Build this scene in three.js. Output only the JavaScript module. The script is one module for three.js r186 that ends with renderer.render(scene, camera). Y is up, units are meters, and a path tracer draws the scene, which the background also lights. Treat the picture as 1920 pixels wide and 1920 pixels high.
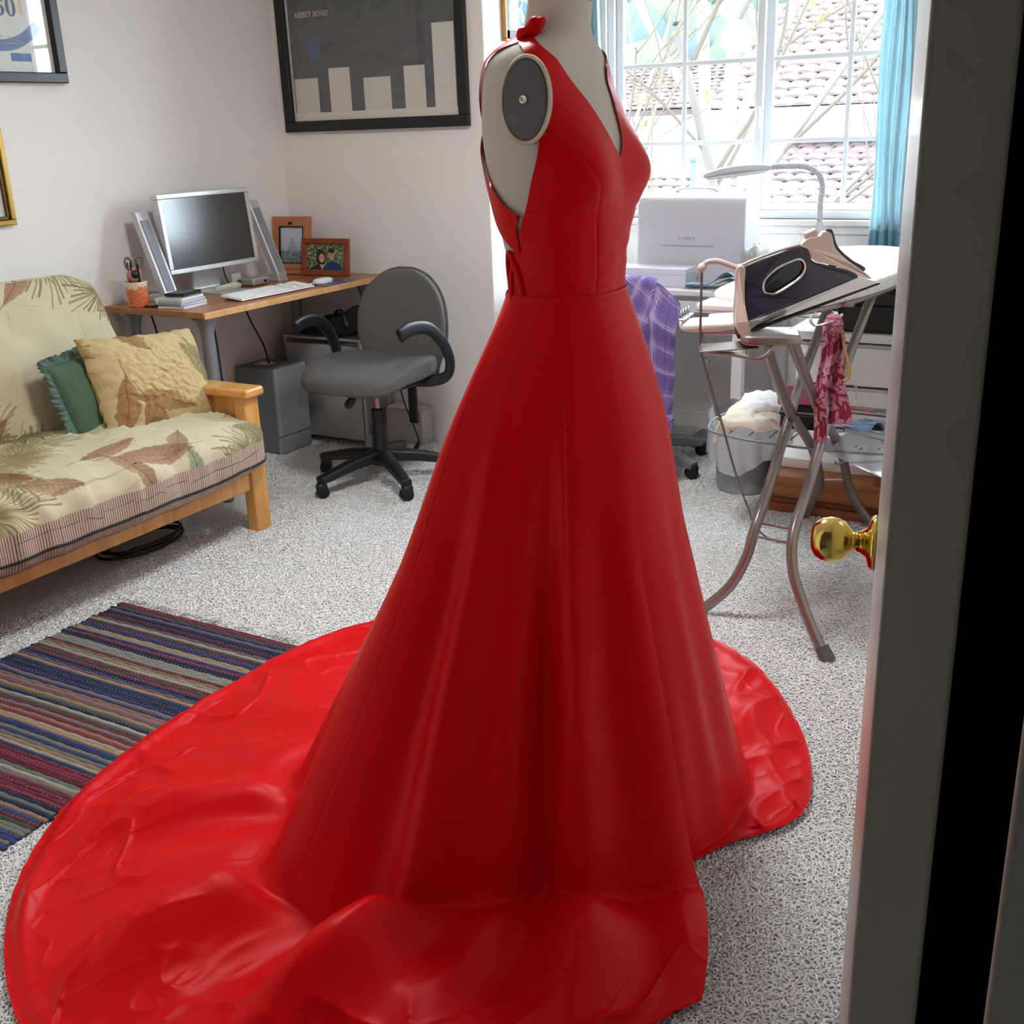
import * as THREE from 'three';
import { RoundedBoxGeometry } from 'three/addons/geometries/RoundedBoxGeometry.js';
import { mergeGeometries, mergeVertices } from 'three/addons/utils/BufferGeometryUtils.js';
import { RectAreaLightUniformsLib } from 'three/addons/lights/RectAreaLightUniformsLib.js';
import { createNoise3D, createNoise2D } from 'simplex-noise';

// ---------------------------------------------------------------- camera, sky, sun, exposure
const scene = new THREE.Scene();
const camera = new THREE.PerspectiveCamera(49.622, 1, 0.05, 400);
camera.position.set(0, 1.40, 0);
camera.rotation.order = 'YXZ';
camera.rotation.set(THREE.MathUtils.degToRad(-19.221), THREE.MathUtils.degToRad(30.729), THREE.MathUtils.degToRad(-2.115));
scene.background = new THREE.Color(0.82, 0.96, 1.10);
scene.backgroundIntensity = 15.5;
const sun = new THREE.DirectionalLight(new THREE.Color(1.0, 0.95, 0.86), 3);
sun.position.set(16, 32, -20); sun.target.position.set(-6, 0, -18);
sun.castShadow = true; sun.shadow.radius = 1; sun.shadow.mapSize.set(2048, 2048);
Object.assign(sun.shadow.camera, { left: -40, right: 40, top: 40, bottom: -40, near: 1, far: 120 });
scene.add(sun, sun.target);
RectAreaLightUniformsLib.init();
const LX = -1.48, LZ = -2.42, FILL_LIGHT = 52;                     // added ceiling fill light, out of view: place and brightness
const renderer = new THREE.WebGLRenderer({ antialias: true });
renderer.toneMapping = THREE.LinearToneMapping;
renderer.toneMappingExposure = 1.3;
renderer.shadowMap.enabled = true;

// ---------------------------------------------------------------- helpers
const V = (x, y, z) => new THREE.Vector3(x, y, z);
const rad = THREE.MathUtils.degToRad, lerp = THREE.MathUtils.lerp, clamp = THREE.MathUtils.clamp, sstep = THREE.MathUtils.smoothstep;
function rng(seed) { let s = seed >>> 0; return () => { s = (s + 0x6d2b79f5) | 0; let t = Math.imul(s ^ (s >>> 15), 1 | s); t = (t + Math.imul(t ^ (t >>> 7), 61 | t)) ^ t; return ((t ^ (t >>> 14)) >>> 0) / 4294967296; }; }
const n3 = createNoise3D(rng(11)), n2 = createNoise2D(rng(23));
const taken = {};
function numbered(name) { const k = taken[name] = (taken[name] ?? -1) + 1; return k ? name + '_' + String(k).padStart(3, '0') : name; }
function mesh(name, geo, mat, parent) {
  const m = new THREE.Mesh(Array.isArray(geo) ? join(geo) : geo, mat);
  m.castShadow = m.receiveShadow = true;
  m.name = parent ? name : numbered(name);
  (parent ?? scene).add(m);
  return m;
}
function join(list) {
  const clean = list.map((g) => { const c = g.index ? g.toNonIndexed() : g.clone(); for (const k of Object.keys(c.attributes)) if (!['position', 'normal', 'uv'].includes(k)) c.deleteAttribute(k); return c; });
  return mergeGeometries(clean);
}
function tag(o, label, category, group) { o.userData.label = label; o.userData.category = category; if (group) o.userData.group = group; return o; }
function thing(name, label, category, [x, y, z] = [0, 0, 0], turn = 0, group) {
  const o = new THREE.Group(); o.name = numbered(name); scene.add(o);
  o.position.set(x, y, z); o.rotation.y = turn;
  return tag(o, label, category, group);
}
function sub(name, parent) { const g = new THREE.Group(); g.name = name; parent.add(g); return g; }
function struct(name, geo, mat, parent) { const m = mesh(name, geo, mat, parent); if (!parent) { m.name = name; m.userData.kind = 'structure'; } return m; }
function structGroup(name) { const g = new THREE.Group(); g.name = name; g.userData.kind = 'structure'; scene.add(g); return g; }
function copyOf(o, label) { const c = o.clone(); c.name = numbered(o.name.replace(/_\d{3}$/, '')); c.userData = { ...o.userData }; if (label) c.userData.label = label; scene.add(c); return c; }

// geometry, all with uv in metres
function boxUV(g, s = 1, ox = 0, oy = 0) {
  if (g.index) g = g.toNonIndexed();
  const p = g.attributes.position, n = g.attributes.normal, uv = new Float32Array(p.count * 2);
  for (let i = 0; i < p.count; i += 3) {
    let ax = 0, ay = 0, az = 0;
    for (let k = 0; k < 3; k++) { ax += n.getX(i + k); ay += n.getY(i + k); az += n.getZ(i + k); }
    ax = Math.abs(ax); ay = Math.abs(ay); az = Math.abs(az);
    for (let k = 0; k < 3; k++) {
      const x = p.getX(i + k), y = p.getY(i + k), z = p.getZ(i + k);
      const [u, v] = ax >= ay && ax >= az ? [z, y] : ay >= az ? [x, z] : [x, y];
      uv[(i + k) * 2] = u * s + ox; uv[(i + k) * 2 + 1] = v * s + oy;
    }
  }
  g.setAttribute('uv', new THREE.BufferAttribute(uv, 2));
  return g;
}
function box(x0, x1, y0, y1, z0, z1, r = 0, seg = 2) {
  const w = Math.abs(x1 - x0), h = Math.abs(y1 - y0), d = Math.abs(z1 - z0), m = Math.min(w, h, d) / 2;
  const g = r > 0 ? new RoundedBoxGeometry(w, h, d, seg, Math.min(r, m * 0.98)) : new THREE.BoxGeometry(w, h, d);
  g.translate((x0 + x1) / 2, (y0 + y1) / 2, (z0 + z1) / 2);
  return boxUV(g);
}
function cbox(w, h, d, r = 0, seg = 2) { return box(-w / 2, w / 2, -h / 2, h / 2, -d / 2, d / 2, r, seg); }
function put(g, pos = [0, 0, 0], rot = [0, 0, 0], scl) {
  const m = new THREE.Matrix4().compose(V(...pos), new THREE.Quaternion().setFromEuler(new THREE.Euler(...rot)), scl ? V(...scl) : V(1, 1, 1));
  return g.applyMatrix4(m);
}
function cyl(r0, r1, a, b, seg = 20, caps = true) {           // from point a (radius r0) to point b (radius r1)
  const A = V(...a), B = V(...b), L = A.distanceTo(B);
  const g = new THREE.CylinderGeometry(r1, r0, L, seg, 1, !caps);
  const uv = g.attributes.uv; for (let i = 0; i < uv.count; i++) uv.setXY(i, uv.getX(i) * 6.28 * Math.max(r0, r1), uv.getY(i) * L);
  const q = new THREE.Quaternion().setFromUnitVectors(V(0, 1, 0), B.clone().sub(A).normalize());
  return g.applyMatrix4(new THREE.Matrix4().compose(A.add(B).multiplyScalar(0.5), q, V(1, 1, 1)));
}
function tube(pts, r, seg = 40, rs = 8, closed = false) {
  return new THREE.TubeGeometry(new THREE.CatmullRomCurve3(pts.map((p) => V(...p)), closed, 'centripetal'), seg, r, rs, closed);
}
// a swept band: rectangular section (width a across, thickness b), section turned by `up`
function band(pts, a, b, seg = 40, up = [0, 1, 0], round = 0.5, rs = 12) {
  const c = new THREE.CatmullRomCurve3(pts.map((p) => V(...p)), false, 'centripetal'), U = V(...up), pos = [], idx = [], uv = [];
  const L = c.getLength();
  for (let i = 0; i <= seg; i++) {
    const t = i / seg, p = c.getPointAt(t), T = c.getTangentAt(t), S = T.clone().cross(U).normalize(), N = S.clone().cross(T).normalize();
    const A = typeof a === 'function' ? a(t) : a, B = typeof b === 'function' ? b(t) : b;
    for (let k = 0; k < rs; k++) {
      const ang = k / rs * Math.PI * 2 + Math.PI / rs, cs = Math.cos(ang), sn = Math.sin(ang);
      const x = Math.sign(cs) * Math.abs(cs) ** round * A / 2, y = Math.sign(sn) * Math.abs(sn) ** round * B / 2;
      pos.push(p.x + S.x * x + N.x * y, p.y + S.y * x + N.y * y, p.z + S.z * x + N.z * y); uv.push(x + A / 2, t * L);
    }
  }
  for (let i = 0; i < seg; i++) for (let k = 0; k < rs; k++) { const k1 = (k + 1) % rs, q = i * rs; idx.push(q + k, q + rs + k, q + k1, q + k1, q + rs + k, q + rs + k1); }
  for (const [q, f] of [[0, 1], [seg * rs, -1]]) for (let k = 1; k < rs - 1; k++) f > 0 ? idx.push(q, q + k, q + k + 1) : idx.push(q, q + k + 1, q + k);
  const g = new THREE.BufferGeometry(); g.setAttribute('position', new THREE.Float32BufferAttribute(pos, 3)); g.setAttribute('uv', new THREE.Float32BufferAttribute(uv, 2)); g.setIndex(idx); g.computeVertexNormals();
  return g;
}
function lathe(prof, seg = 40) { const g = new THREE.LatheGeometry(prof.map(([r, y]) => new THREE.Vector2(Math.max(r, 1e-4), y)), seg); const uv = g.attributes.uv; for (let i = 0; i < uv.count; i++) uv.setXY(i, uv.getX(i), uv.getY(i)); return g; }
function extrude(pts, depth, bevel = 0, holes = [], curve = 16) {
  const s = pts instanceof THREE.Shape ? pts : new THREE.Shape(pts.map(([x, y]) => new THREE.Vector2(x, y)));
  for (const h of holes) s.holes.push(h instanceof THREE.Path ? h : new THREE.Path(h.map(([x, y]) => new THREE.Vector2(x, y))));
  return new THREE.ExtrudeGeometry(s, { depth, bevelEnabled: bevel > 0, bevelThickness: bevel, bevelSize: bevel, bevelOffset: -bevel, bevelSegments: 3, curveSegments: curve });
}
function smoothPath(pts, closed = true, n = 80) { return new THREE.CatmullRomCurve3(pts.map(([x, y]) => V(x, y, 0)), closed, 'centripetal').getPoints(n).map((p) => [p.x, p.y]); }
// grid surface from f(u, v) -> [x, y, z]
function sheet(f, nu, nv, uvf, closedU = false) {
  const pos = [], uv = [], idx = [];
  for (let j = 0; j <= nv; j++) for (let i = 0; i <= nu; i++) { const u = i / nu, v = j / nv, p = f(u, v); pos.push(p[0], p[1], p[2]); const t = uvf ? uvf(u, v) : [u, v]; uv.push(t[0], t[1]); }
  for (let j = 0; j < nv; j++) for (let i = 0; i < nu; i++) { const a = j * (nu + 1) + i, b = a + 1, c = a + nu + 1, d = c + 1; idx.push(a, b, c, b, d, c); }
  const g = new THREE.BufferGeometry(); g.setAttribute('position', new THREE.Float32BufferAttribute(pos, 3)); g.setAttribute('uv', new THREE.Float32BufferAttribute(uv, 2)); g.setIndex(idx); g.computeVertexNormals();
  if (closedU) { const n = g.attributes.normal; for (let j = 0; j <= nv; j++) { const a = j * (nu + 1), b = a + nu; const s = V(n.getX(a) + n.getX(b), n.getY(a) + n.getY(b), n.getZ(a) + n.getZ(b)).normalize(); n.setXYZ(a, s.x, s.y, s.z); n.setXYZ(b, s.x, s.y, s.z); } }
  return g;
}
// closed cloth-like shell: a sheet with thickness t
function shell(f, nu, nv, t, uvf) {
  const g = sheet(f, nu, nv, uvf), p = g.attributes.position, n = g.attributes.normal, m = p.count;
  const pos = [...p.array], uv = [...g.attributes.uv.array, ...g.attributes.uv.array], idx = [...g.index.array];
  for (let i = 0; i < m; i++) pos.push(p.getX(i) - n.getX(i) * t, p.getY(i) - n.getY(i) * t, p.getZ(i) - n.getZ(i) * t);
  const src = [...g.index.array]; for (let i = 0; i < src.length; i += 3) idx.push(src[i] + m, src[i + 2] + m, src[i + 1] + m);
  const rim = []; for (let i = 0; i <= nu; i++) rim.push(i); for (let j = 1; j <= nv; j++) rim.push(j * (nu + 1) + nu); for (let i = nu - 1; i >= 0; i--) rim.push(nv * (nu + 1) + i); for (let j = nv - 1; j >= 1; j--) rim.push(j * (nu + 1));
  for (let k = 0; k < rim.length; k++) { const a = rim[k], b = rim[(k + 1) % rim.length]; idx.push(a, a + m, b, b, a + m, b + m); }
  const o = new THREE.BufferGeometry(); o.setAttribute('position', new THREE.Float32BufferAttribute(pos, 3)); o.setAttribute('uv', new THREE.Float32BufferAttribute(uv, 2)); o.setIndex(idx); o.computeVertexNormals();
  return o;
}
// superellipsoid cushion block with half sizes a, b, c and squareness e (small = boxy)
function superR(c, s, n) { return 1 / (Math.abs(c) ** n + Math.abs(s) ** n) ** (1 / n); }
function softBlock(a, b, c, e = 0.3, nu = 96, nv = 48, warp) {
  const n = 2 / e;
  return sheet((u, v) => {
    const th = u * Math.PI * 2, ph = (v - 0.5) * Math.PI, r1 = superR(Math.cos(th), Math.sin(th), n), r2 = superR(Math.cos(ph), Math.sin(ph), n), q = r2 * Math.cos(ph);
    const p = [a * q * r1 * Math.cos(th), b * r2 * Math.sin(ph), -c * q * r1 * Math.sin(th)];
    return warp ? warp(p) : p;
  }, nu, nv, null, true);
}
function cushion(w, h, t, nu = 60, nv = 60, warp, pinch = 0.06) {          // throw pillow in the x-y plane, thickness along z
  const half = (s) => sheet((u, v) => {
    const x = u * 2 - 1, y = v * 2 - 1, k = Math.max(0, 1 - Math.abs(x) ** 2.6) ** 0.55 * Math.max(0, 1 - Math.abs(y) ** 2.6) ** 0.55;
    const px = x * w / 2 * (1 - pinch * (1 - y * y)), py = y * h / 2 * (1 - pinch * (1 - x * x));
    const p = [px, py, s * t / 2 * k]; return warp ? warp(p, x, y, s) : p;
  }, nu, nv, (u, v) => [u * w, v * h]);
  const f = half(1), b = half(-1), ix = b.index.array; for (let i = 0; i < ix.length; i += 3) { const q = ix[i]; ix[i] = ix[i + 1]; ix[i + 1] = q; } b.computeVertexNormals();
  return join([f, b]);
}

// ---------------------------------------------------------------- textures and materials
function canvas(w, h, draw) { const c = document.createElement('canvas'); c.width = w; c.height = h; draw(c.getContext('2d'), w, h); return c; }
function tex(cv, sx = 1, sy = 1, srgb = true, rep = true) {
  const t = new THREE.CanvasTexture(cv); if (srgb) t.colorSpace = THREE.SRGBColorSpace;
  if (rep) t.wrapS = t.wrapT = THREE.RepeatWrapping; t.repeat.set(sx, sy); t.magFilter = THREE.LinearFilter; return t;
}
function pixmap(w, h, f, srgb = true, sx = 1, sy = 1) {
  const d = new Uint8Array(w * h * 4);
  for (let y = 0; y < h; y++) for (let x = 0; x < w; x++) { const c = f(x, y), o = (y * w + x) * 4; d[o] = clamp(c[0], 0, 255); d[o + 1] = clamp(c[1] ?? c[0], 0, 255); d[o + 2] = clamp(c[2] ?? c[0], 0, 255); d[o + 3] = 255; }
  const t = new THREE.DataTexture(d, w, h); if (srgb) t.colorSpace = THREE.SRGBColorSpace; t.wrapS = t.wrapT = THREE.RepeatWrapping; t.magFilter = t.minFilter = THREE.LinearFilter; t.repeat.set(sx, sy); t.needsUpdate = true; return t;
}
// noise that repeats over a w x h tile
function tileNoise(fx, fy, seed) { return (u, v) => { const a = u * 2 * Math.PI, b = v * 2 * Math.PI; return n3(Math.cos(a) * fx + seed, Math.sin(a) * fx + Math.cos(b) * fy * 0.7, Math.sin(b) * fy + seed * 1.7); }; }
const mat = (color, roughness = 0.6, o = {}) => new THREE.MeshPhysicalMaterial({ color, roughness, side: THREE.DoubleSide, ...o });
const R0 = rng(5);
const weave = pixmap(256, 256, (x, y) => { const a = ((x >> 1) + (y >> 1)) & 1; return [110 + a * 60 + R0() * 70]; }, false, 18, 18);
const grainBump = pixmap(256, 256, () => [90 + R0() * 120], false, 6, 6);
const wallBump = pixmap(512, 512, (() => { const a = tileNoise(9, 9, 3), b = tileNoise(30, 30, 8), c = tileNoise(70, 70, 5); return (x, y) => { const u = x / 512, v = y / 512; return [128 + 40 * a(u, v) + 45 * b(u, v) + 25 * c(u, v)]; }; })(), false, 1.6, 1.6);
function woodTex(c0, c1, c2, seed, knots = [], w = 512, h = 512) {     // grain runs along v
  return pixmap(w, h, (x, y) => {
    let u = x / w, v = y / h, k = 0, a0 = Math.cos(v * 6.2832), b0 = Math.sin(v * 6.2832);
    for (const [kx, ky, kr] of knots) { const dx = (u - kx) * 3, dy = v - ky, d = Math.hypot(dx, dy) / kr; if (d < 4) { u += Math.exp(-d * d * 0.4) * 0.05 * Math.sign(dx || 1); k = Math.max(k, 1 - d); } }
    const g = n3(u * 26 + seed, a0 * 0.35, b0 * 0.35) * 0.5 + n3(u * 90 + seed, a0 * 0.8, b0 * 0.8) * 0.3 + n3(u * 7 + seed, a0 * 0.3, b0 * 0.3) * 0.6;
    const t = clamp(g * 0.5 + 0.5, 0, 1), m = t < 0.5 ? c0.map((c, i) => lerp(c, c1[i], t * 2)) : c1.map((c, i) => lerp(c, c2[i], t * 2 - 1));
    return k > 0 ? m.map((c) => c * (1 - 0.75 * Math.min(1, k * 1.6))) : m;
  });
}
const M = {};
M.wall = mat('#f0ede6', 0.85, { bumpMap: wallBump, bumpScale: 0.0012 });
M.ceiling = mat('#f8f7f4', 0.95);
M.trim = mat('#e9e7e2', 0.45);
M.vinyl = mat('#e6eaeb', 0.4);
M.doorPaint = mat('#dcdcd0', 0.28, { clearcoat: 0.25, clearcoatRoughness: 0.2 });
M.brass = mat('#e8cf73', 0.13, { metalness: 1 });
M.glass = new THREE.MeshPhysicalMaterial({ color: '#ffffff', roughness: 0.0, transmission: 1, thickness: 0, ior: 1.45, side: THREE.DoubleSide });
M.black = mat('#0c0c0d', 0.55);
M.blackPlastic = mat('#15171b', 0.42);
M.rubber = mat('#101012', 0.8);
M.white = mat('#e8e6e2', 0.5);
M.whitePlastic = mat('#eceaea', 0.35);
M.chrome = mat('#d9d9d8', 0.14, { metalness: 1 });
M.alu = mat('#c3c6c8', 0.34, { metalness: 0.85 });
M.steelPaint = mat('#8f8781', 0.3, { metalness: 0.65 });
M.greyMetal = mat('#7d8084', 0.4, { metalness: 0.5 });
M.cable = mat('#111214', 0.5);

// ---------------------------------------------------------------- room shell
const XL = -3.68, ZP = -4.20, ZW = -4.91, XJ = -2.55, XR = -0.005, HC = 2.44;
{ // carpet
  const t1 = tileNoise(5, 5, 2), t2 = tileNoise(26, 26, 4), r = rng(77);
  const base = new Float32Array(512 * 512);
  for (let i = 0; i < base.length; i++) base[i] = r();
  const at = (x, y) => base[((y + 512) % 512) * 512 + ((x + 512) % 512)];
  const blur = (x, y) => (at(x, y) * 2 + at(x + 1, y) + at(x - 1, y) + at(x, y + 1) + at(x, y - 1)) / 6;
  const col = pixmap(512, 512, (x, y) => { const u = x / 512, v = y / 512, f = blur(x, y), k = 228 + 8 * t1(u, v) + 10 * t2(u, v) + (f - 0.5) * 70 - (f < 0.33 ? 36 : 0); return [k * 0.985, k * 0.985, k * 0.975]; }, true, 1.35, 1.35);
  const bmp = pixmap(512, 512, (x, y) => [blur(x, y) * 255], false, 1.35, 1.35);
  M.carpet = mat('#ffffff', 1, { map: col, bumpMap: bmp, bumpScale: 0.012 });
  M.carpetTuft = mat('#d6d1c7', 1);
  struct('floor', [box(-3.8, 1.4, -0.2, 0, -5.06, -0.40), box(-1.9, 1.4, -0.2, 0, -0.40, 1.62)], M.carpet);
}
struct('ceiling', [box(-3.8, 1.4, HC, HC + 0.2, -5.06, -0.40), box(-1.9, 1.4, HC, HC + 0.2, -0.40, 1.62)], M.ceiling);
struct('wall_left', box(XL - 0.12, XL, 0, HC, ZP, -0.40), M.wall);
struct('wall_back', box(XL - 0.12, XJ, 0, HC, -5.06, ZP, 0.006), M.wall);
const WX0 = -2.335, WX1 = -0.925, WY0 = 0.972, WY1 = 2.315;
struct('wall_window', [box(XJ, WX0, 0, HC, -5.06, ZW), box(WX1, XR + 0.12, 0, HC, -5.06, ZW), box(WX0, WX1, 0, WY0, -5.06, ZW), box(WX0, WX1, WY1, HC, -5.06, ZW)], M.wall);
struct('wall_right', box(XR, XR + 0.12, 0, HC, ZW, -0.52), M.wall);
struct('wall_near', [box(XL, -1.0, 0, HC, -0.52, -0.40), box(0.0, 1.4, 0, HC, -0.52, -0.40), box(-1.0, 0.0, 2.06, HC, -0.52, -0.40)], M.wall);
struct('wall_hall', [box(-1.9, -1.78, 0, HC, -0.40, 1.5), box(-1.9, 1.4, 0, HC, 1.5, 1.62), box(1.28, 1.4, 0, HC, -0.40, 1.5)], M.wall);
struct('baseboard_back', box(XL, XJ + 0.012, 0, 0.062, ZP, ZP + 0.012, 0.004), M.trim);
struct('baseboard_left', box(XL, XL + 0.012, 0, 0.062, ZP + 0.012, -0.53, 0.004), M.trim);
struct('baseboard_window', box(XJ + 0.012, XR - 0.001, 0, 0.072, ZW, ZW + 0.012, 0.004), M.trim);
// door frame on the hinge side and at the latch side
struct('trim_1', [box(-0.022, 0.0, 0, 2.06, -0.53, -0.39, 0.003), box(-0.022, 0.05, 0, 2.10, -0.39, -0.375, 0.004)], M.doorPaint);
struct('trim_2', [box(-1.0, -0.98, 0, 2.06, -0.53, -0.39, 0.003), box(-1.06, -0.98, 0, 2.10, -0.39, -0.375, 0.004), box(-1.0, -0.0, 2.04, 2.06, -0.53, -0.39), box(-1.06, 0.05, 2.04, 2.10, -0.39, -0.375, 0.004)], M.doorPaint);

// ---------------------------------------------------------------- window
{
  const w = structGroup('window_1');
  const z0 = -5.02, z1 = -4.95, f = 0.032;
  mesh('window_frame', [box(WX0, WX0 + f, WY0, WY1, z0, z1 + 0.02, 0.004), box(WX1 - f, WX1, WY0, WY1, z0, z1 + 0.02, 0.004), box(WX0 + f, WX1 - f, WY0, WY0 + f, z0, z1 + 0.02, 0.004), box(WX0 + f, WX1 - f, WY1 - f, WY1, z0, z1 + 0.02, 0.004)], M.vinyl, w);
  mesh('window_sill', [box(WX0 - 0.03, WX1 + 0.03, WY0 - 0.026, WY0, ZW - 0.04, ZW + 0.03, 0.006), box(WX0 - 0.02, WX1 + 0.02, WY0 - 0.06, WY0 - 0.026, ZW, ZW + 0.012, 0.003)], M.trim, w);
  const rows = [WY0 + f, 1.297, 1.631, 1.965, WY1 - f];
  const sash = (x0, x1, zc, xm, s) => {
    const g = sub('sash', w), a = rows[0], b = rows[4], q = s;
    mesh('sash_frame', [box(x0, x0 + q, a, b, zc - 0.014, zc + 0.014, 0.004), box(x1 - q, x1, a, b, zc - 0.014, zc + 0.014, 0.004), box(x0 + q, x1 - q, a, a + 0.03, zc - 0.014, zc + 0.014, 0.004), box(x0 + q, x1 - q, b - 0.03, b, zc - 0.014, zc + 0.014, 0.004)], M.vinyl, g);
    mesh('muntin', box(xm - 0.010, xm + 0.010, a + 0.03, b - 0.03, zc - 0.006, zc + 0.006, 0.003), M.vinyl, g);
    for (let i = 1; i < 4; i++) for (const [p, r] of [[x0 + q, xm - 0.010], [xm + 0.010, x1 - q]]) mesh('muntin', box(p, r, rows[i] - 0.010, rows[i] + 0.010, zc - 0.006, zc + 0.006, 0.003), M.vinyl, g);
    const ys = [a + 0.03, rows[1], rows[2], rows[3], b - 0.03];
    for (let i = 0; i < 4; i++) for (const [p, r] of [[x0 + q, xm], [xm, x1 - q]]) {
      const pg = new THREE.PlaneGeometry(r - p, ys[i + 1] - ys[i]); pg.translate((p + r) / 2, (ys[i] + ys[i + 1]) / 2, zc);
      mesh('pane', pg, M.glass, g);
    }
    return g;
  };
  const left = sash(WX0 + f, -1.612, -4.968, -1.976, 0.034);
  sash(-1.628, WX1 - f, -4.999, -1.256, 0.05);
  mesh('window_latch', box(-1.634, -1.618, 1.35, 1.44, -4.954, -4.938, 0.004), M.vinyl, left);
}
// ---------------------------------------------------------------- added fill light on the ceiling, unseen, brightens floor and gown
{
  const l = thing('added_fill_light', 'added unseen ceiling fill light that brightens the floor and gown', 'lamp', [LX, HC, LZ]);
  mesh('mount', lathe([[0, 0], [0.16, 0], [0.16, -0.02], [0.0, -0.02]], 40), M.trim, l);
  mesh('fill_diffuser', lathe([[0.0, -0.085], [0.10, -0.083], [0.19, -0.07], [0.225, -0.045], [0.23, -0.02], [0.0, -0.02]], 48), mat('#ffffff', 0.5, { emissive: new THREE.Color(0.96, 0.98, 1.0), emissiveIntensity: 2 }), l);
  const a = new THREE.RectAreaLight(new THREE.Color(0.96, 0.98, 1.0), FILL_LIGHT, 0.40, 0.40); a.position.set(LX, HC - 0.092, LZ); a.lookAt(LX, 0, LZ); scene.add(a);
}
// ---------------------------------------------------------------- curtains
function curtain(x0, x1, ph, label, folds) {
  const c = thing('curtain', label, 'curtain', [0, 0, 0]);
  const t = pixmap(256, 256, (x, y) => { const k = R0(); return [186 + 10 * ((y * 7 % 5) / 5) + k * 16, 214 + k * 14, 220 + k * 14]; }, true, 6, 6);
  const m = mat('#ffffff', 0.95, { map: t, transmission: 0.5, thickness: 0 });
  const hm = mat('#bfe0ee', 0.95, { map: t, transmission: 0.3, thickness: 0 });
  const f = (u, v) => { const y = lerp(0.86, 2.36, v), w = lerp(1, 0.72, v), xc = (x0 + x1) / 2 + 0.015 * (1 - v), s = (u - 0.5) * (x1 - x0) * w; return [xc + s + 0.006 * Math.sin(v * 9 + u * 5), y + 0.004 * Math.sin(u * 20), -4.855 + 0.018 * Math.sin(u * folds + ph) + 0.008 * Math.sin(u * folds * 2.3 + v * 3 + ph)]; };
  mesh('panel', shell((u, v) => f(u, lerp(0.045, 1, v)), 90, 40, 0.001, (u, v) => [u * 0.5, v * 1.5]), m, c);
  mesh('hem_band', shell((u, v) => { const p = f(u, lerp(0, 0.05, v)); p[2] += 0.002; return p; }, 90, 4, 0.0025, (u, v) => [u * 0.5, v * 0.07]), hm, c);
  return c;
}
curtain(-1.115, -0.965, 0.6, 'pale blue curtain hanging at the window beside the open door', 22);
curtain(-2.43, -2.33, 1.9, 'pale blue curtain at the window behind the dress form neck', 18);
{ const rod = thing('curtain_rod', 'white curtain rod above the window', 'curtain rod'); mesh('rod', cyl(0.012, 0.012, [-2.52, 2.36, -4.855], [-0.86, 2.36, -4.855]), M.trim, rod); for (const x of [-2.45, -0.9]) mesh('bracket', box(x - 0.01, x + 0.01, 2.345, 2.375, -4.91, -4.85, 0.003), M.trim, rod); }

// ---------------------------------------------------------------- open door with brass knob
{
  const d = structGroup('door_1');
  d.position.set(-0.0968, 0, -0.506); d.rotation.y = Math.atan2(0.202, 0.979);   // local -z runs from hinge to latch, local +x is the far face
  mesh('door_leaf', box(0, 0.035, 0.012, 2.03, -0.868, 0, 0.003), M.doorPaint, d);
  const knob = sub('knob', d); knob.position.set(0, 0.912, -0.798);
  const turnL = (g) => put(g, [0, 0, 0], [0, 0, Math.PI / 2]);
  mesh('rosette', turnL(lathe([[0, 0.0], [0.0335, 0.0], [0.0335, 0.004], [0.030, 0.008], [0.019, 0.011], [0.0135, 0.018], [0.0125, 0.022], [0, 0.022]], 48)), M.brass, knob);
  mesh('knob_ball', turnL(lathe([[0, 0.018], [0.0115, 0.02], [0.0118, 0.027], [0.0155, 0.031], [0.0235, 0.037], [0.0272, 0.046], [0.0278, 0.054], [0.0262, 0.063], [0.021, 0.071], [0.013, 0.0755], [0, 0.077]].map((p) => p), 56)), M.brass, knob);
}
{ // added black filler behind the door, stands in for the shade in the gap
  const b = thing('gap_shade_filler', 'added black filler standing in for shade in the gap behind the open door', 'bag');
  mesh('black_body', sheetBox(), mat('#050506', 0.9), b);
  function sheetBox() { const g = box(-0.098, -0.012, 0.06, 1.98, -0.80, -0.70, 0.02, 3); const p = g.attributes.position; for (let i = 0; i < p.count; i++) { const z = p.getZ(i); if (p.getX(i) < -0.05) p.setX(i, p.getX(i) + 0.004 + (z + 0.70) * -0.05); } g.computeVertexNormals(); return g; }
  mesh('filler_hook', tube([[-0.05, 1.97, -0.75], [-0.05, 2.02, -0.75], [-0.035, 2.05, -0.75], [-0.015, 2.04, -0.75], [-0.006, 2.02, -0.75]], 0.003, 24, 6), M.chrome, b);
}
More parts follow.
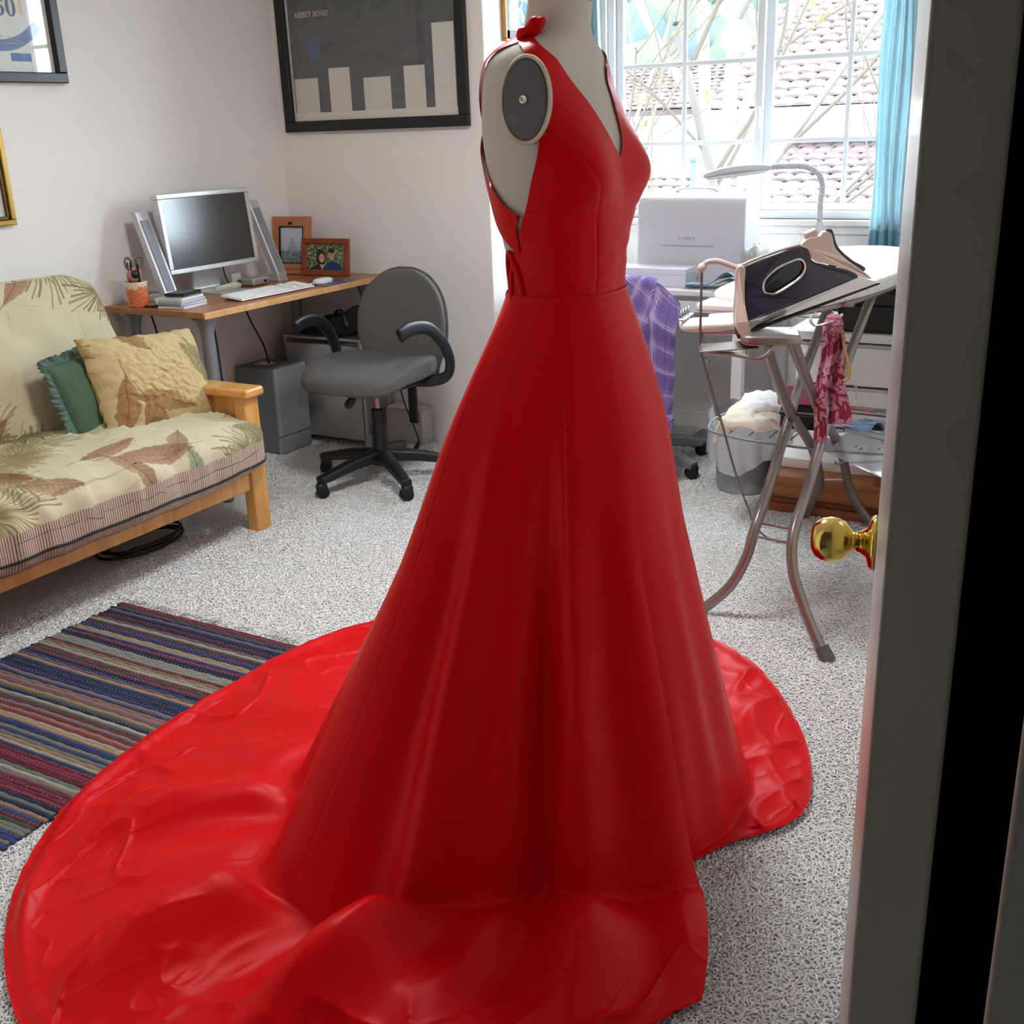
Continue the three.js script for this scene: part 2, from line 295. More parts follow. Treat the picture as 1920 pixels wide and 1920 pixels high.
// ---------------------------------------------------------------- wall outlet
{
  const o = thing('wall_outlet', 'white wall outlet with two sockets below the sewing table', 'outlet', [-1.832, 0.352, ZW]);
  mesh('cover_plate', box(-0.038, 0.038, -0.06, 0.06, 0, 0.006, 0.003), M.whitePlastic, o);
  for (const y of [0.028, -0.028]) { const s = mesh('socket', box(-0.017, 0.017, y - 0.016, y + 0.016, 0.006, 0.009, 0.003), M.whitePlastic, o); mesh('slot', [box(-0.008, -0.005, y, y + 0.009, 0.009, 0.0095), box(0.005, 0.008, y, y + 0.009, 0.009, 0.0095), box(-0.003, 0.003, y - 0.011, y - 0.005, 0.009, 0.0095)], M.black, s); }
  const p = thing('power_adapter', 'white plug adapter in the lower socket with a white cord', 'adapter', [-1.832, 0.31, ZW + 0.01]);
  mesh('plug_body', box(-0.024, 0.024, -0.045, 0.03, 0, 0.035, 0.006), M.whitePlastic, p);
  mesh('cord', tube([[0, -0.045, 0.02], [0.005, -0.10, 0.025], [0.05, -0.16, 0.04], [0.075, -0.21, 0.06], [0.08, -0.27, 0.08], [0.082, -0.305, 0.14], [0.10, -0.305, 0.22]], 0.0035, 60, 6), M.whitePlastic, p);
}
// ---------------------------------------------------------------- dress form and red satin gown (the gown faces +x)
const AX = -0.954, AZ = -1.815;
function table(rows) { // piecewise Catmull interpolation of [key, a, b, c...]
  return (x) => {
    const n = rows.length; if (x <= rows[0][0]) return rows[0].slice(1); if (x >= rows[n - 1][0]) return rows[n - 1].slice(1);
    let i = 0; while (rows[i + 1][0] < x) i++;
    const a = rows[Math.max(i - 1, 0)], b = rows[i], c = rows[i + 1], d = rows[Math.min(i + 2, n - 1)], t = (x - b[0]) / (c[0] - b[0]), h = c[0] - b[0];
    return b.slice(1).map((_, k) => { k++; const m0 = c[0] - a[0] ? (c[k] - a[k]) / (c[0] - a[0]) * h : 0, m1 = d[0] - b[0] ? (d[k] - b[k]) / (d[0] - b[0]) * h : 0, t2 = t * t, t3 = t2 * t; return b[k] * (2 * t3 - 3 * t2 + 1) + m0 * (t3 - 2 * t2 + t) + c[k] * (-2 * t3 + 3 * t2) + m1 * (t3 - t2); });
  };
}
const torsoRing = table([[0.86, 0.088, 0.10, 0.12, 0], [0.95, 0.10, 0.115, 0.14, 0], [1.05, 0.108, 0.105, 0.128, 0], [1.115, 0.105, 0.084, 0.110, 0], [1.169, 0.109, 0.087, 0.113, 0], [1.208, 0.112, 0.095, 0.120, 0], [1.257, 0.116, 0.101, 0.132, 0], [1.301, 0.112, 0.109, 0.142, 0], [1.338, 0.108, 0.115, 0.148, 0], [1.384, 0.097, 0.120, 0.153, 0], [1.435, 0.077, 0.117, 0.156, 0], [1.472, 0.058, 0.111, 0.156, 0], [1.50, 0.052, 0.104, 0.147, 0], [1.52, 0.052, 0.088, 0.125, 0], [1.535, 0.053, 0.071, 0.090, 0], [1.546, 0.054, 0.060, 0.067, 0], [1.56, 0.054, 0.056, 0.058, 0.001], [1.60, 0.054, 0.052, 0.054, 0.006], [1.66, 0.054, 0.052, 0.054, 0.010]]);
function torso(th, h, off = 0) {           // th in degrees: 0 front (+x), 90 the form's right side (+z)
  const [af, ab, w, cx] = torsoRing(h), t = rad(th), c = Math.cos(t), s = Math.sin(t), e = 2 / 2.25;
  const sp = (x) => Math.sign(x) * Math.abs(x) ** e;
  let a = c >= 0 ? af : ab, x = sp(c) * a, z = sp(s) * w;
  const wr = ((th % 360) + 540) % 360 - 180, d = (Math.abs(wr) - 33) / 23, v = h - 1.318, q = v > 0 ? v / 0.068 : v / 0.05;
  const b = 0.036 * Math.exp(-d * d) * Math.exp(-q * q), L = Math.hypot(c, s);
  x += (c / L) * (b + off); z += (s / L) * (b * 0.75 + off);
  return [AX + cx + x, h, AZ + z];
}
const fabricR = pixmap(256, 256, () => [118 + R0() * 40], false, 40, 40);
M.formCover = mat('#d3cec4', 0.85, { bumpMap: fabricR, bumpScale: 0.0004 });
M.satin = mat('#cf030d', 0.40, { sheen: 0.15, sheenRoughness: 0.4, sheenColor: new THREE.Color(0.9, 0.03, 0.04), specularIntensity: 0.6, specularColor: new THREE.Color(1, 0.35, 0.36), bumpMap: fabricR, bumpScale: 0.0002 });
{
  const f = thing('dress_form', 'white dressmaking form wearing the red gown', 'dress form');
  mesh('torso', sheet((u, v) => torso(u * 360, lerp(0.86, 1.604 - 0.012 * Math.cos(u * 6.2832), v)), 160, 150, (u, v) => [u, v * 0.75], true), M.formCover, f);
  mesh('torso_base', put(new THREE.CircleGeometry(0.1, 32), [AX, 0.865, AZ], [-Math.PI / 2, 0, 0]), M.formCover, f);
  const cap = mesh('neck_cap', lathe([[0, 0.055], [0.03, 0.055], [0.047, 0.045], [0.050, 0.03], [0.050, -0.02], [0, -0.02]], 40), mat('#6f6a6b', 0.35), f); cap.position.set(AX + 0.005, 1.606, AZ); cap.rotation.z = -0.12;
  for (const s of [1]) {
    const pg = sub('arm_plate', f); pg.position.set(AX + 0.022, 1.438, AZ + s * 0.1490); pg.rotation.set(s * -0.06, s > 0 ? 0 : Math.PI, 0);
    const rim = lathe([[0, 0.0], [0.052, 0], [0.052, 0.008], [0.0485, 0.011], [0.0485, 0.008], [0, 0.008]], 48); put(rim, [0, 0, 0], [Math.PI / 2, 0, 0]); put(rim, [0, 0, 0], [0, 0, 0], [0.88, 1.33, 1]);
    mesh('plate_rim', rim, mat('#cfc7b2', 0.8), pg);
    const disc = lathe([[0, 0.0125], [0.03, 0.0122], [0.044, 0.010], [0.0475, 0.008], [0.0475, 0.004], [0, 0.004]], 48); put(disc, [0, 0, 0], [Math.PI / 2, 0, 0]); put(disc, [0, 0, 0], [0, 0, 0], [0.88, 1.33, 1]);
    mesh('plate', disc, mat('#5d5b60', 0.5), pg);
    const scr = lathe([[0, 0.014], [0.0035, 0.014], [0.0035, 0.0165], [0.007, 0.0165], [0.007, 0.010], [0, 0.010]], 24); put(scr, [0, 0, 0], [Math.PI / 2, 0, 0]);
    mesh('screw', scr, M.chrome, pg);
  }
  mesh('stand_pole', cyl(0.016, 0.016, [AX, 0.03, AZ], [AX, 0.88, AZ]), M.greyMetal, f);
  mesh('stand_base', put(lathe([[0, 0.028], [0.05, 0.028], [0.17, 0.014], [0.18, 0.0], [0, 0]], 40), [AX, 0, AZ]), M.greyMetal, f);
}
function clipped(nu, nv, P, sd, uvf) {      // grid triangles cut along sd = 0 (kept where sd > 0)
  const pts = [], s = [], pos = [], uv = [], key = new Map();
  const idx = [];
  const pu = (i, j) => j * (nu + 1) + i;
  for (let j = 0; j <= nv; j++) for (let i = 0; i <= nu; i++) { pts.push([i / nu, j / nv]); s.push(sd(i / nu, j / nv)); }
  const vert = (u, v, k) => { if (!key.has(k)) { key.set(k, pos.length / 3); pos.push(...P(u, v)); uv.push(...uvf(u, v)); } return key.get(k); };
  const vi = (a) => vert(pts[a][0], pts[a][1], 'p' + a);
  const ed = (a, b) => { const k = a < b ? a + '_' + b : b + '_' + a; let t = s[a] / (s[a] - s[b]); return vert(lerp(pts[a][0], pts[b][0], t), lerp(pts[a][1], pts[b][1], t), k); };
  const tri = (a, b, c) => {
    const L = [a, b, c], inn = L.filter((q) => s[q] > 0);
    if (inn.length === 3) idx.push(vi(a), vi(b), vi(c));
    else if (inn.length) for (let r = 0; r < 3; r++) {
      const [x, y, z] = [L[r], L[(r + 1) % 3], L[(r + 2) % 3]];
      if (inn.length === 1 && s[x] > 0) idx.push(vi(x), ed(x, y), ed(x, z));
      if (inn.length === 2 && s[x] <= 0) { const p = ed(x, y), q = ed(x, z); idx.push(p, vi(y), vi(z), p, vi(z), q); }
    }
  };
  for (let j = 0; j < nv; j++) for (let i = 0; i < nu; i++) { const a = pu(i, j), b = pu(i + 1, j), c = pu(i, j + 1), d = pu(i + 1, j + 1); tri(a, b, c); tri(b, d, c); }
  const g = new THREE.BufferGeometry(); g.setAttribute('position', new THREE.Float32BufferAttribute(pos, 3)); g.setAttribute('uv', new THREE.Float32BufferAttribute(uv, 2)); g.setIndex(idx); g.computeVertexNormals();
  return g;
}
{
  const d = thing('gown', 'long red satin gown with a V neck, side slit and spread train', 'dress');
  const edge = table([[1.10, 185], [1.115, 165], [1.135, 140], [1.165, 121], [1.204, 103], [1.255, 90], [1.314, 80], [1.359, 72], [1.429, 63], [1.472, 62], [1.50, 69], [1.516, 84], [1.53, 99], [1.545, 112]]);
  const vee = table([[1.30, -14], [1.343, 0], [1.372, 6], [1.435, 16], [1.497, 34], [1.52, 60], [1.541, 96], [1.56, 125]]);
  const H0 = 1.105, H1 = 1.556;
  const seam = (th, h) => { // fine seam grooves: princess seam and underbust
    const a = Math.abs(th), ps = table([[1.11, 30], [1.153, 29], [1.246, 31], [1.30, 33], [1.352, 44], [1.38, 58], [1.41, 70]])(h)[0];
    let k = 0; if (h < 1.41) k += Math.exp(-(((a - ps) / 1.1) ** 2)); k += Math.exp(-(((h - (1.253 + 0.0001 * a)) / 0.0016) ** 2)); return k * 0.0016;
  };
  const wr = (th, h) => 0.0013 * n3(th * 0.045, h * 22, 3) * sstep(1.3 - h, 0, 0.1) + 0.0016 * n3(th * 0.02 + h * 18, h * 5, 9) * sstep(1.27 - h, 0, 0.06);
  mesh('bodice', clipped(420, 230, (u, v) => { const th = (u - 0.5) * 370, h = lerp(H0, H1, v); return torso(th, h, 0.0055 - seam(th, h) + wr(th, h)); }, (u, v) => {
    const th = Math.abs((u - 0.5) * 370), h = lerp(H0, H1, v); return Math.min((edge(h)[0] - th) * 0.0026, (th - vee(h)[0]) * 0.0026 + (h < 1.343 ? 0.05 : 0), h - 1.108);
  }, (u, v) => [u * 0.8, v * 0.45]), M.satin, d);
  const path = table([[0, 100, 1.541, 0.026], [0.15, 122, 1.531, 0.036], [0.3, 140, 1.50, 0.042], [0.45, 160, 1.445, 0.048], [0.6, 188, 1.375, 0.052], [0.75, 216, 1.31, 0.058], [0.9, 244, 1.25, 0.062], [1, 262, 1.225, 0.066]]);
  for (const s of [1, -1]) {
    mesh('shoulder_strap', sheet((u, v) => {
      const [th, h, w] = path(v), [t2, h2] = path(Math.min(1, v + 0.01)), dth = (t2 - th) * 0.0022 + 1e-5, dh = h2 - h, L = Math.hypot(dth, dh), k = (u - 0.5) * w;
      return torso(s * (th - dh / L * k / 0.0022), h + dth / L * k, 0.006 + (s > 0 ? 0.0 : 0.002));
    }, 10, 90, (u, v) => [u * 0.06, v * 0.7]), M.satin, d);
    // gathered knot on the shoulder
    const k = torso(s * 98, 1.541, 0.008);
    const knot = softBlock(0.026, 0.012, 0.015, 0.75, 40, 24, (p) => { const q = n3(p[0] * 90 + s, p[1] * 90, p[2] * 60); return [p[0] + q * 0.003, p[1] * (1 + 0.25 * Math.sin(p[0] * 220)) + 0.25 * p[0], p[2] + q * 0.003]; });
    put(knot, [k[0] + 0.008, k[1] + 0.008, k[2]], [0, s * 0.25, 0.25]); mesh('shoulder_knot', knot, M.satin, d);
  }
  for (const [a, b, c] of [[104, 122, 1.17], [100, 116, 1.15]]) mesh('back_tie', tube([[...torso(a, c - 0.03, 0.008)], torso((a + b) / 2, c + 0.022, 0.008), torso(b, c + 0.004, 0.006), torso(b + 2, c - 0.045, 0.006)], 0.0045, 40, 8), M.satin, d);

  // ----- skirt: one surface from the slit edge round the back to the front panel under it
  //  u key, waist angle, touch-down (angle, radius), hem (angle, radius)
  const ctl = table([
    [0, 30, 24, 0.385, 42.2, 0.606], [1, 50, 50, 0.365, 53, 0.65], [2, 75, 75, 0.36, 74, 0.84], [3, 95, 97, 0.485, 96, 1.02], [4, 112, 114, 0.62, 112, 1.10],
    [5, 124, 124, 0.72, 122, 1.125], [6, 137, 138, 0.60, 137, 1.134], [7, 150, 153, 0.65, 150, 1.122], [8, 164, 166, 0.60, 164, 1.09], [9, 182, 182, 0.57, 184, 1.066], [10, 208, 206, 0.56, 208, 1.114],
    [11, 240, 240, 0.55, 240, 1.03], [12, 270, 270, 0.52, 268.4, 0.896], [13, 300, 298, 0.455, 296, 0.67], [14, 322, 316, 0.41, 318, 0.554], [15, 344, 338, 0.36, 339, 0.475], [16, 364, 358, 0.315, 356, 0.35], [17, 388, 380, 0.28, 378, 0.30]]);
  const NU = 760, NV = 330, SG = 0.60, HW = 1.115;
  const P = [];
  for (let j = 0; j <= NV; j++) for (let i = 0; i <= NU; i++) {
    const key = 17 * i / NU, v = j / NV, [aw, ag, rg, ah, rh] = ctl(key), wp = torso(aw, HW, 0.0075 + 0.004 * (1 - sstep(key, 0, 1.2)) - 0.0055 * sstep(key, 14, 16.5)), rw = Math.hypot(wp[0] - AX, wp[2] - AZ);
    const aW = Math.atan2(wp[2] - AZ, wp[0] - AX) * 180 / Math.PI, aw2 = aW + 360 * Math.round((aw - aW) / 360);
    let a, r, y;
    const ph = rad(ag), camSide = sstep(key, 0.3, 2) * (1 - sstep(key, 12.5, 14.5)), nearS = Math.exp(-(((ag - 75) / 50) ** 2));
    const fold = 0.55 * Math.cos(11 * ph + 1.1 * Math.sin(2 * ph) + 0.6) + 0.45 * Math.cos(17 * ph + 1.7 * Math.sin(3 * ph + 1) + 2);
    if (v <= SG) {
      const s = v / SG, p = lerp(1.0, 1.2, sstep(key, 4, 8) * (1 - sstep(key, 11, 13)));
      const hip = 0.016 * Math.sin(Math.PI * clamp(s / 0.42, 0, 1)) * (1 - 0.4 * sstep(s, 0.2, 0.42));
      a = lerp(aw2, ag, s ** 0.8); r = rw + (rg - rw) * s ** p + hip; y = HW * (1 - s);
      const amp = (0.006 + 0.02 * camSide + 0.012 * nearS) * sstep(s, 0.1, 0.75);
      r += amp * fold + 0.004 * n3(key * 1.1, s * 2.2, 5) * s;
    } else {
      const t = (v - SG) / (1 - SG); a = lerp(ag, ah, t ** 0.85); r = lerp(rg, rh, t) + (0.006 + 0.02 * camSide + 0.012 * nearS) * fold * (1 - t);
      const x = r * Math.cos(rad(a)), z = r * Math.sin(rad(a));
      const ridge = (a0, w, h, c) => h * Math.exp(-(((a - a0 - c * t) / w) ** 2)) * (1 - sstep(t, 0.35, 1.0));
      const cr = n3(x * 2.6 + 3, z * 2.6, 1), c2 = n3(x * 9, z * 9, 7), c3 = 1 - Math.abs(n3(x * 4.5 + 9, z * 3, 2)), c4 = 1 - Math.abs(n3(x * 9 + 4, z * 6, 12));
      const room = sstep(rh - rg, 0.06, 0.35), calm = 1 - sstep(t, 0.82, 1.0);
      y = 0.0155 + room * (ridge(123, 5, 0.10, -5) + ridge(151, 5, 0.065, -5) + ridge(178, 8, 0.05, 4) + ridge(97, 6, 0.06, 3) + 0.035 * (1 - t) * (0.5 + 0.5 * fold)) + (0.016 * (0.5 + 0.5 * cr) + 0.003 * Math.max(0, c2) + 0.010 * c3 ** 12 * (0.4 + 0.6 * sstep(t, 0.4, 0.8)) + 0.004 * c4 ** 10) * calm * lerp(0.45, 1, room) + nearS * 0.065 * (1 - sstep(t, 0.15, 0.95)) * (0.5 + 0.5 * fold + 0.25 * cr) + (key > 12 && key < 15.5 ? 0.010 * c3 ** 4 * calm : 0);
      y += 0.022 * Math.exp(-(((t - 0.93) / 0.04) ** 2)) * sstep(key, 3, 5) * (1 - sstep(key, 9, 11)) * (0.7 + 0.5 * n2(a * 0.06, 9)); y += 0.006 * sstep(t, 0.96, 1) * (0.5 + 0.5 * n2(a * 0.25, 3));
    }
    P.push([AX + r * Math.cos(rad(a)), y, AZ + r * Math.sin(rad(a))]);
  }
  const jg = Math.round(SG * NV), W = 70;
  for (let it = 0; it < 170; it++) for (let i = 0; i <= NU; i++) { let prev = P[(jg - W - 1) * (NU + 1) + i]; for (let j = jg - W; j <= jg + W; j++) { const c = P[j * (NU + 1) + i], n = P[(j + 1) * (NU + 1) + i], k = 0.5 * (1 - Math.abs(j - jg) / (W + 1)); const old = c.slice(); for (let q = 0; q < 3; q++) c[q] += k * ((prev[q] + n[q]) / 2 - c[q]); prev = old; } }
  // long seams: shallow grooves from hip to hem
  for (const kk of [1.55, 4.4, 8.6, 12.2]) { const ic = Math.round(kk / 17 * NU); for (let j = 30; j <= NV; j++) for (let q = -1; q <= 1; q++) { const p = P[j * (NU + 1) + ic + q], dx = p[0] - AX, dz = p[2] - AZ, L = Math.hypot(dx, dz), g = q ? 0.0007 : 0.0016; p[0] -= dx / L * g; p[2] -= dz / L * g; } }
  const g = sheet((u, v) => P[Math.round(v * NV) * (NU + 1) + Math.round(u * NU)], NU, NV, (u, v) => [u * 3, v * 1.6]);
  mesh('skirt', g, M.satin, d);
  // folded facing along the slit edge, turned back under the panel
  mesh('slit_facing', sheet((u, v) => { const a = P[Math.round(v * (NV - 40)) * (NU + 1)], b = P[Math.round(v * (NV - 40)) * (NU + 1) + 14]; const k = u, dx = b[0] - AX, dz = b[2] - AZ, L = Math.hypot(dx, dz), off = 0.004 + 0.012 * Math.sin(Math.PI * Math.min(1, u * 1.2)) ; return [lerp(a[0], b[0], k) - dx / L * off * u, lerp(a[1], b[1], k), lerp(a[2], b[2], k) - dz / L * off * u]; }, 8, 120, (u, v) => [u * 0.05, v]), M.satin, d);
  mesh('waist_seam', sheet((u, v) => { const th = lerp(-175, 175, u), h = 1.113 + (v - 0.5) * 0.009; return torso(th, h, 0.0085 + 0.0014 * Math.sin(v * Math.PI)); }, 200, 6, (u, v) => [u * 0.7, v * 0.01]), M.satin, d);
}
// ---------------------------------------------------------------- palm-print upholstery
function palmPrint(size, tileM, ground, seed) {
  const r = rng(seed);
  return tex(canvas(size, size, (c) => {
    const S = size, k = S / tileM;                         // k = pixels per metre
    c.fillStyle = ground; c.fillRect(0, 0, S, S);
    const wrap = (x, y, R, f) => { for (const dx of [-S, 0, S]) for (const dy of [-S, 0, S]) if (x + dx > -R && x + dx < S + R && y + dy > -R && y + dy < S + R) { c.save(); c.translate(x + dx, y + dy); f(); c.restore(); } };
    const fan = (x, y, R, rot, col) => { const q = r() * 1e6 | 0; wrap(x, y, R, () => { const rr = rng(q); c.rotate(rot); for (let i = 0; i < 46; i++) { const a = (i / 46) * 6.283 + rr() * 0.05, L = R * (0.55 + 0.45 * rr()) * (0.75 + 0.25 * Math.cos(a)); c.strokeStyle = col; c.globalAlpha = 0.45 + 0.45 * rr(); c.lineWidth = 0.006 * k * (0.6 + rr()); c.beginPath(); c.moveTo(0, 0); c.quadraticCurveTo(Math.cos(a) * L * 0.5 + rr() * 6, Math.sin(a) * L * 0.5, Math.cos(a) * L, Math.sin(a) * L); c.stroke(); } const g = c.createRadialGradient(0, 0, 0, 0, 0, R * 0.28); g.addColorStop(0, col); g.addColorStop(1, 'rgba(140,120,80,0)'); c.globalAlpha = 0.5; c.fillStyle = g; c.beginPath(); c.arc(0, 0, R * 0.28, 0, 7); c.fill(); c.globalAlpha = 1; }); };
    const leaf = (x, y, L, W, rot, a, b) => { const q = r() * 1e6 | 0; wrap(x, y, L, () => { const rr = rng(q); c.rotate(rot); c.globalAlpha = 0.75; const g = c.createLinearGradient(0, -W, 0, W); g.addColorStop(0, a); g.addColorStop(1, b); c.fillStyle = g; c.beginPath(); c.moveTo(0, 0); for (let i = 0; i <= 16; i++) { const t = i / 16; c.lineTo(t * L, -W * Math.sin(t * 3.1416) * (0.8 + 0.3 * ((i & 1) ? 1 : 0.6)) + W * 0.5 * t * t); } for (let i = 16; i >= 0; i--) { const t = i / 16; c.lineTo(t * L, W * Math.sin(t * 3.1416) * (0.8 + 0.3 * ((i & 1) ? 1 : 0.6)) + W * 0.5 * t * t); } c.fill(); c.strokeStyle = 'rgba(90,70,40,0.6)'; c.lineWidth = 0.004 * k; c.beginPath(); c.moveTo(-L * 0.2, 0); c.quadraticCurveTo(L * 0.5, 0, L, W * 0.5); c.stroke(); c.globalAlpha = 0.4; for (let i = 1; i < 12; i++) { const t = i / 12; c.beginPath(); c.moveTo(t * L, W * 0.5 * t * t); c.lineTo(t * L + L * 0.08, -W * 0.7 * Math.sin(t * 3.14)); c.moveTo(t * L, W * 0.5 * t * t); c.lineTo(t * L + L * 0.08, W * 0.9 * Math.sin(t * 3.14)); c.stroke(); } c.globalAlpha = 1; }); };
    for (let i = 0; i < 11; i++) fan(((i * 0.382) % 1) * S, ((i * 0.618 + 0.13) % 1) * S, k * (0.19 + 0.06 * r()), r() * 6, ['#857a4c', '#776d45', '#8f8153'][i % 3]);
    for (let i = 0; i < 15; i++) leaf(r() * S, r() * S, k * (0.16 + 0.14 * r()), k * (0.025 + 0.03 * r()), r() * 6.28, ['#7b7a58', '#a2785a', '#6f7d66', '#b08a63'][i % 4], ['#9b9870', '#8e6247', '#8b9579', '#8a6a4a'][i % 4]);
    c.strokeStyle = '#97895f'; for (let i = 0; i < 26; i++) { c.globalAlpha = 0.35; c.lineWidth = 0.003 * k; c.beginPath(); const x = r() * S, y = r() * S; c.moveTo(x, y); c.bezierCurveTo(x + 60 * (r() - .5), y + 90, x + 140 * (r() - .5), y + 120, x + 200 * (r() - .5), y + 200 * r()); c.stroke(); } c.globalAlpha = 1;
    const im = c.getImageData(0, 0, S, S); for (let i = 0; i < im.data.length; i += 4) { const q = (r() - 0.5) * 16; im.data[i] += q; im.data[i + 1] += q; im.data[i + 2] += q; } c.putImageData(im, 0, 0);
  }), 1 / tileM, 1 / tileM);
}
const palm = palmPrint(1024, 1.1, '#c8bf9f', 41), palm2 = palm.clone(); palm2.offset.set(0.37, 0.21); palm2.needsUpdate = true;
const palm3 = palm.clone(); palm3.offset.set(0.10, 0.62); palm3.needsUpdate = true;
M.palm = mat('#ffffff', 0.92, { map: palm, bumpMap: weave, bumpScale: 0.0006 });
M.palmBack = mat('#ffffff', 0.92, { map: palm2, bumpMap: weave, bumpScale: 0.0006 });
M.palmPillow = mat('#f2e2c2', 0.8, { map: palm3, bumpMap: weave, bumpScale: 0.0006, sheen: 0.3, sheenRoughness: 0.5 });
const stripeTex = pixmap(512, 8, (() => { const r = rng(9), row = []; for (let x = 0; x < 512; x++) { const k = (x % 6) / 6, q = r(); row.push(k < 0.38 ? [118 + q * 30, 92 + q * 26, 80 + q * 22] : [196 + q * 22, 182 + q * 22, 160 + q * 20]); } return (x) => row[x]; })(), true, 1.4, 1);
M.stripe = mat('#ffffff', 0.95, { map: stripeTex, bumpMap: weave, bumpScale: 0.0008 });
M.piping = mat('#1d1a1c', 0.8);
M.futonWood = mat('#ffffff', 0.32, { map: woodTex([196, 134, 62], [214, 156, 82], [226, 172, 100], 3), clearcoat: 0.35, clearcoatRoughness: 0.25 });

// ---------------------------------------------------------------- futon along the left wall
{
  const f = thing('futon', 'wooden futon sofa with a palm print mattress', 'sofa');
  const fr = -2.80, z0 = -2.945, z1 = -0.95;
  const leg = (x0, x1, za, zb, h) => mesh('leg', box(x0, x1, 0, h, za, zb, 0.006), M.futonWood, f);
  leg(fr - 0.052, fr, z0 + 0.012, z0 + 0.085, 0.51); leg(-3.58, -3.52, z0 + 0.012, z0 + 0.085, 0.51);
  leg(fr - 0.052, fr, z1 - 0.085, z1 - 0.012, 0.51); leg(-3.58, -3.52, z1 - 0.085, z1 - 0.012, 0.51);
  mesh('front_rail', box(fr - 0.045, fr - 0.012, 0.165, 0.245, z0 + 0.085, z1 - 0.085, 0.005), M.futonWood, f);
  mesh('rear_rail', box(-3.55, -3.52, 0.165, 0.245, z0 + 0.085, z1 - 0.085, 0.005), M.futonWood, f);
  for (const za of [z0, z1 - 0.098]) {
    mesh('armrest', box(-3.60, fr + 0.025, 0.51, 0.545, za, za + 0.098, 0.012, 3), M.futonWood, f);
    mesh('arm_rail', box(-3.52, fr - 0.052, 0.425, 0.51, za + 0.030, za + 0.066, 0.004), M.futonWood, f);
    mesh('arm_rail', box(-3.52, fr - 0.052, 0.165, 0.245, za + 0.030, za + 0.066, 0.004), M.futonWood, f);
  }
  for (let i = 0; i < 9; i++) mesh('slat', box(-3.52, fr - 0.045, 0.215, 0.232, z0 + 0.14 + i * 0.205, z0 + 0.22 + i * 0.205, 0.004), M.futonWood, f);
  // seat mattress: print on top, corduroy stripe round the side, dark piping between
  const m = sub('seat_mattress', f); m.position.set(-3.06, 0.335, (z0 - 0.02 + z1) / 2);
  const a = 0.36, b = 0.105, c = 1.0;
  const warp = (p) => {
    const [x, y, z] = p, e = sstep(Math.abs(x) / a, 0.35, 1.0), zz = z + 7;
    const sag = 0.03 * (1 - (x / a) ** 2) * (1 - sstep(Math.abs(z) / c, 0.8, 1));
    const fold = n3(zz * 5.2, x * 1.6 + y, 2), f2 = n3(zz * 11, x * 3, 6), f3 = 1 - Math.abs(n3(zz * 4.4 + x * 3, x * 2, 9));
    const side = sstep(Math.abs(y) / b, 0.9, 0.2);
    return [x + Math.sign(x) * e * (0.012 * fold + 0.007 * f2) + (x > 0 ? 0.012 * side : 0), y + (y > 0 ? sag + 0.014 * fold * (0.35 + e) + 0.006 * f2 + 0.012 * f3 ** 5 - 0.018 * e * e : 0.004 * f2), z + Math.sign(z) * 0.01 * f2];
  };
  const g = softBlock(a, b, c, 0.34, 520, 130, warp), top = [], sideT = [];
  g.computeVertexNormals();
  { // split by height: the band below y = 0.035 is striped
    const ng = g.toNonIndexed(), p = ng.attributes.position, n = ng.attributes.normal, T = { p: [], n: [], u: [] }, S = { p: [], n: [], u: [] };
    for (let i = 0; i < p.count; i += 3) {
      const y = (p.getY(i) + p.getY(i + 1) + p.getY(i + 2)) / 3, o = y > 0.028 ? T : S;
      const az = Math.abs(n.getZ(i) + n.getZ(i + 1) + n.getZ(i + 2)) > 2;
      for (let k = 0; k < 3; k++) { const x = p.getX(i + k), yy = p.getY(i + k), z = p.getZ(i + k); o.p.push(x, yy, z); o.n.push(n.getX(i + k), n.getY(i + k), n.getZ(i + k)); o === T ? o.u.push(x + (b - yy) * 0.7, z) : o.u.push(az ? x : z, yy); }
    }
    const mk = (o) => { const q = new THREE.BufferGeometry(); q.setAttribute('position', new THREE.Float32BufferAttribute(o.p, 3)); q.setAttribute('normal', new THREE.Float32BufferAttribute(o.n, 3)); q.setAttribute('uv', new THREE.Float32BufferAttribute(o.u, 2)); return q; };
    mesh('printed_top', mk(T), M.palm, m); mesh('striped_side', mk(S), M.stripe, m);
    const pts = [], N = 2 / 0.34, q = (1 - (0.052 / b) ** N) ** (1 / N);
    for (let i = 0; i < 240; i++) { const th = i / 240 * 6.2832, r = superR(Math.cos(th), Math.sin(th), N); pts.push(warp([(a + 0.002) * q * r * Math.cos(th), -0.052, -(c + 0.002) * q * r * Math.sin(th)])); }
    mesh('piping', tube(pts, 0.0045, 900, 6, true), M.piping, m);
  }
  // back mattress leaning on the wall side
  const bk = sub('back_mattress', f); bk.position.set(-3.40, 0.66, (z0 + 0.13 + z1) / 2); bk.rotation.z = 0.30;
  const bg = softBlock(0.075, 0.30, 0.925, 0.3, 300, 80, ([x, y, z]) => [x + 0.010 * n3(z * 3 + 4, y * 4, 3) + 0.006 * n3(z * 9, y * 9, 5) + (x > 0 ? 0.02 * (1 - (y / 0.3) ** 2) : 0), y + 0.01 * n3(z * 2.2, 1, x), z]);
  mesh('printed_cover', boxUV(bg), M.palmBack, bk);
}
